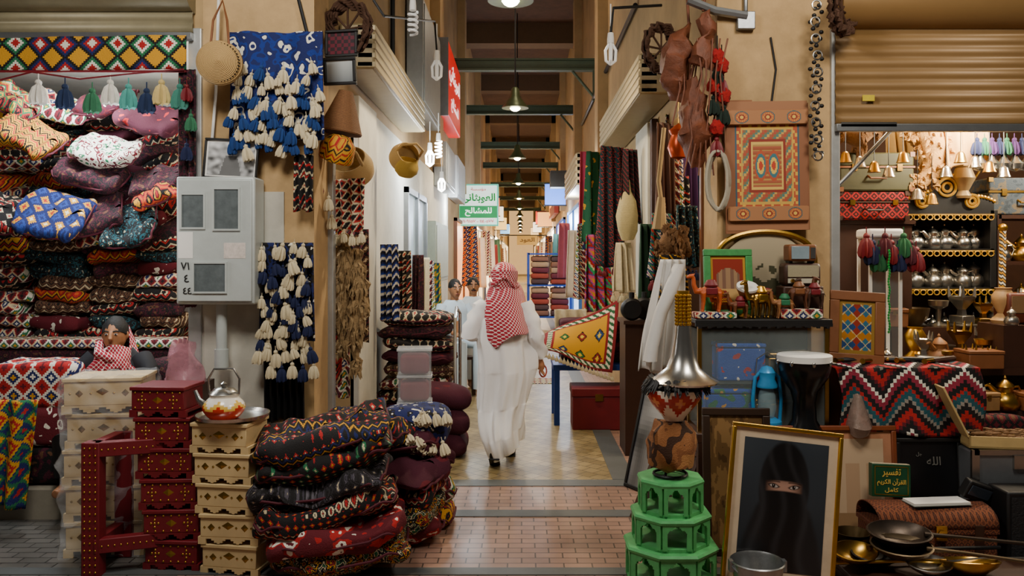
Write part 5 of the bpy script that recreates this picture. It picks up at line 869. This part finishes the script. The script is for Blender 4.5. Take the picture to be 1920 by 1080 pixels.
# mid table full of curios
r=T('back_table','dark table crowded with brass curios in the right shop','table',(3.25,5.85,0));B().box(-1.1,1.3,-.3,.3,.94,.99).obj('tabletop',DKW,r)
for x in (-1.06,1.26):
    for y in (-.26,.26): B().box(x-.03,x+.03,y-.03,y+.03,0,.94).obj('leg',DKW,r)
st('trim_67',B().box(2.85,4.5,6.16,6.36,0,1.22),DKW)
def burner(lab,loc,s,m,grp):
    r=T('incense_burner',lab,'incense burner',loc,(0,0,R.uniform(-.4,.4)),grp,s);B().box(-.3,.3,-.3,.3,0,.08).box(-.22,.22,-.22,.22,.08,.3).obj('base',m,r,bev=.03);B().lathe([(.12,.3),(.1,.45),(.3,.7),(.34,.8),(.3,.8),(0,.6)],4,M=MX.Rotation(pi/4,4,'Z')).obj('cup',m,r,sm=0)
    for x in (-.2,.2):
        for y in (-.2,.2): B().tube([(x,y,.78),(x*1.1,y*1.1,1.05)],[.06,.02],5).obj('horn',m,r)
def tbox(lab,loc,s,m,rz,grp):
    o=T('trinket_box',lab,'box',loc,(0,0,rz),grp,s);B().box(-.35,.35,-.3,.3,0,.4).obj('body',m,o,bev=.03);B().box(-.37,.37,-.32,.32,.4,.52).obj('lid',m,o,bev=.03);B().box(-.05,.05,-.34,-.3,.34,.46).obj('clasp',BRASS,o)
PL=[([(0,0),(.3,0),(.35,.1),(.15,.3),(.3,.6),(.32,.8),(.2,1),(.24,1.05),(0,1)],'metal vase','vase'),([(0,0),(.2,0),(.4,.25),(.45,.5),(.42,.5),(.2,.1),(0,.08)],'metal bowl','bowl'),([(.3,0),(.3,.05),(.06,.15),(.08,.5),(.25,.6),(.28,.75),(0,.62)],'metal goblet','goblet')]
MM=[BRASS,SILV,mat('8a5a30',.5),GOLD,SLV2,mat('5a4a34',.4,.7),mat('b08a5a',.5),BRASS]
for row,(y,z,nn,dx) in enumerate([(5.6,.99,14,.145),(5.75,.99,14,.145),(5.98,.99,12,.165),(6.24,1.22,9,.17)]):
    for i in range(nn):
        x=(2.9 if row==3 else 2.28)+dx*i+R.uniform(-.03,.03)
        if (row==0 and x<2.35) or (row in (1,2) and 2.48<x<2.82): continue
        zz=1.285 if (3.35<x<4.4 and row<2) else z
        s=R.uniform(.11,.19)+.055*min(row,2);where='%s row of the curio table, %s from left'%(['front','second','third','rear'][row],TH[i]);t=(i*7+row*3)%6;m=R.choice(MM)
        if t<2: burner('small incense burner in '+where,(x,y,zz),s,m,'curios on the back table')
        elif t==2: dallah('old coffee pot in '+where,(x,y,zz),s,m,R.uniform(-1,1),'curios on the back table')
        elif t==3: tbox('small wooden trinket box in '+where,(x,y,zz),s,WOOD,R.uniform(-.3,.3),'curios on the back table')
        else:
            p,l,c=PL[(i+row)%3];lat(c,'%s in %s'%(l,where),c,(x,y,zz),[(a*s,b*s) for a,b in p],m,18,grp='curios on the back table')
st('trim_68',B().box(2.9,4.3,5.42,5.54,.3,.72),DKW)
for i in range(8):
    x=2.98+.16*i
    if i%2: tbox('carved trinket box on the low step under the curio table, %s from left'%TH[i],(x,5.46,.72),.24,[WOOD,mat('9a7446',.5),DKW][i%3],R.uniform(-.2,.2),'boxes on the low step')
    else: dallah('%s coffee pot on the low step under the curio table, %s from left'%(['silver','brass'][i//2%2],TH[i]),(x,5.46,.72),.22,[SILV,BRASS][i//2%2],R.uniform(-.8,.8),'pots on the low step')
for i in range(6):
    o=T('dagger','sheathed curved dagger on the striped rug, %s from left'%TH[i],'dagger',(2.12+.13*i,5.1+.03*(i%3),1.09),(0,0,.3*(i%3)-.2),'daggers on the rug');B().tube([(-.16,0,.012),(-.05,.0,.014),(.05,.02,.014),(.1,.06,.012)],[.016,.02,.016,.006]).obj('sheath',[IRON,SILV,DKW][i%3],o);B().tube([(-.16,0,.012),(-.24,-.01,.014),(-.26,-.02,.014)],[.014,.01,.018]).obj('hilt',BRASS,o)
r=T('radio','old wooden radio on the far right curio shelf','radio',W(1915,606,5.75));B().box(-.15,.2,-.1,.1,0,.22).obj('cabinet',mat('5a2818',.4),r,bev=.02);B().box(-.13,.18,-.106,-.1,.08,.2).obj('grille',mat('8a6a44',.7,tex='weave',sc=80),r)
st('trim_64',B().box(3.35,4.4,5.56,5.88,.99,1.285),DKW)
B().box(-.12,.12,-.1,.1,0,.1).box(-.125,.125,-.105,.105,.1,.125).obj('wooden_box',WOOD,loc=(3.2,5.6,.99),lab='small plain wooden box by the old radio',cat='box',bev=.006)
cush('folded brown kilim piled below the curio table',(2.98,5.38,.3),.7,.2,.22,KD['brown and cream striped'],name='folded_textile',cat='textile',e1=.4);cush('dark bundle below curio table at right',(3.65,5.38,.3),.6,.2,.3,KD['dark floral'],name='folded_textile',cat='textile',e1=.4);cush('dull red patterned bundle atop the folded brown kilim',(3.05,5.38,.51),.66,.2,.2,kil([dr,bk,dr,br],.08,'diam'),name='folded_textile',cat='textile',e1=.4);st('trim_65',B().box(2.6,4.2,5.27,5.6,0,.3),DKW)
r=T('wooden_staff','tall pale inlaid staff leaning by the black shelf','staff',(3.72,6.2,1.22));B().tube([(0,0,0),(.02,.02,.75)],.025).obj('shaft',kil([wh,bk,go,bk],.05,'zig'),r);B().ell((.02,.02,.77),(.035,.035,.035)).obj('finial',GOLD,r)
# right doorway odds
r=T('lamp','small red copper lamp hanging in the right doorway','lamp',W(1272,300,6.5));B().lathe([(0,0),(.06,.02),(.09,.1),(.06,.2),(.08,.24),(0,.3)],20).obj('body',mat('b0441a',.3,.6),r);B().tube([(0,0,.3),(0,0,.6)],.006).obj('chain',BRASS,r)
for i in range(3):
    r=T('metal_flask','black round metal flask on the right doorway shelf, %s'%['left','middle','right'][i],'flask',(.98+.13*i,7.12+.12*(i%2),1.2));B().lathe([(0,-.05),(.08,-.05),(.1,-.02),(.1,.02),(.08,.05),(0,.05)],22,M=MX.Translation((0,0,.1))@MX.Rotation(pi/2,4,'X')).obj('body',IRON,r);B().tube([(0,0,.2),(0,0,.25)],.025).obj('neck',IRON,r)
r=T('shelf','dark wooden shelf in the right doorway behind the thobe','shelf',(1.12,7.3,0));B().box(-.22,.2,-.25,.25,1.17,1.2).obj('board',DKW,r);B().box(-.2,.18,-.2,.2,0,1.17).obj('cabinet',DKW,r)
# far blanket rack
r=T('rack','blue far rack filled with folded blankets in alley','rack',(.72,20.5,0))
for x in (-.55,.55):
    for y in (-.25,.25): B().box(x-.03,x+.03,y-.03,y+.03,0,1.9).obj('post',BM,r)
for z in (.25,1.05,1.85): B().box(-.55,.55,-.28,.28,z,z+.04).obj('shelf_board',BM,r)
for c in range(2):
    for lv in range(2):
        for j in range(5):
            q=(j+lv+c)%5;cush('%s folded blanket on the far blue rack, %s column, %s level'%(['brown','dark','rust','burgundy','tan'][q],'left' if c==0 else 'right',ORD[j+5*lv]),(.47+.5*c,20.5,.29+.8*lv+.145*j),.46,.5,.15,[mat('6a4a38',.9),mat('3a2a2a',.9),mat('7a3020',.9),BURG,mat('8a7458',.9)][q],grp='blankets on the far rack',name='folded_blanket',cat='blanket',e1=.4,e2=.2,jit=.01)
# distant garments along both alley walls
for i in range(22):
    s=-1 if i%2 else 1;Y=15.5+1.8*i;x=-1.12 if s<0 else 1.04
    B().grid(lambda u,v:((u-.5)*.5*(1-.3*v),.04*sin(u*15),1.3*v),16,10).obj('garment',[mat('c9c0b0',.9),KD['blue and yellow diamond'],mat('7a2a2a',.9),mat('d8d0c0',.9),mat('3a5a4a',.9),KD['red diamond'],mat('6a4a2a',.9)][i%7],loc=(x,Y,1.0+.15*(i%3)),rot=(0,0,.7*s),lab='%s garment hanging on the far %s wall, %s one inward'%(['cream','blue patterned','dark red','white','green','red patterned','brown'][i%7],'left' if s<0 else 'right',TH[i//2]),cat='garment',grp='far garments on the %s'%('left' if s<0 else 'right'),solid=.01)
# camera
cam=bpy.data.cameras.new('camera');cam.sensor_width=36;cam.lens=1500/1920*36;cam.shift_x=-18/1920;cam.shift_y=-55/1920;cam.clip_start=.05
o=bpy.data.objects.new('camera',cam);COL.objects.link(o);o.location=(0,0,1.75);o.rotation_euler=(pi/2,0,0);S.camera=o
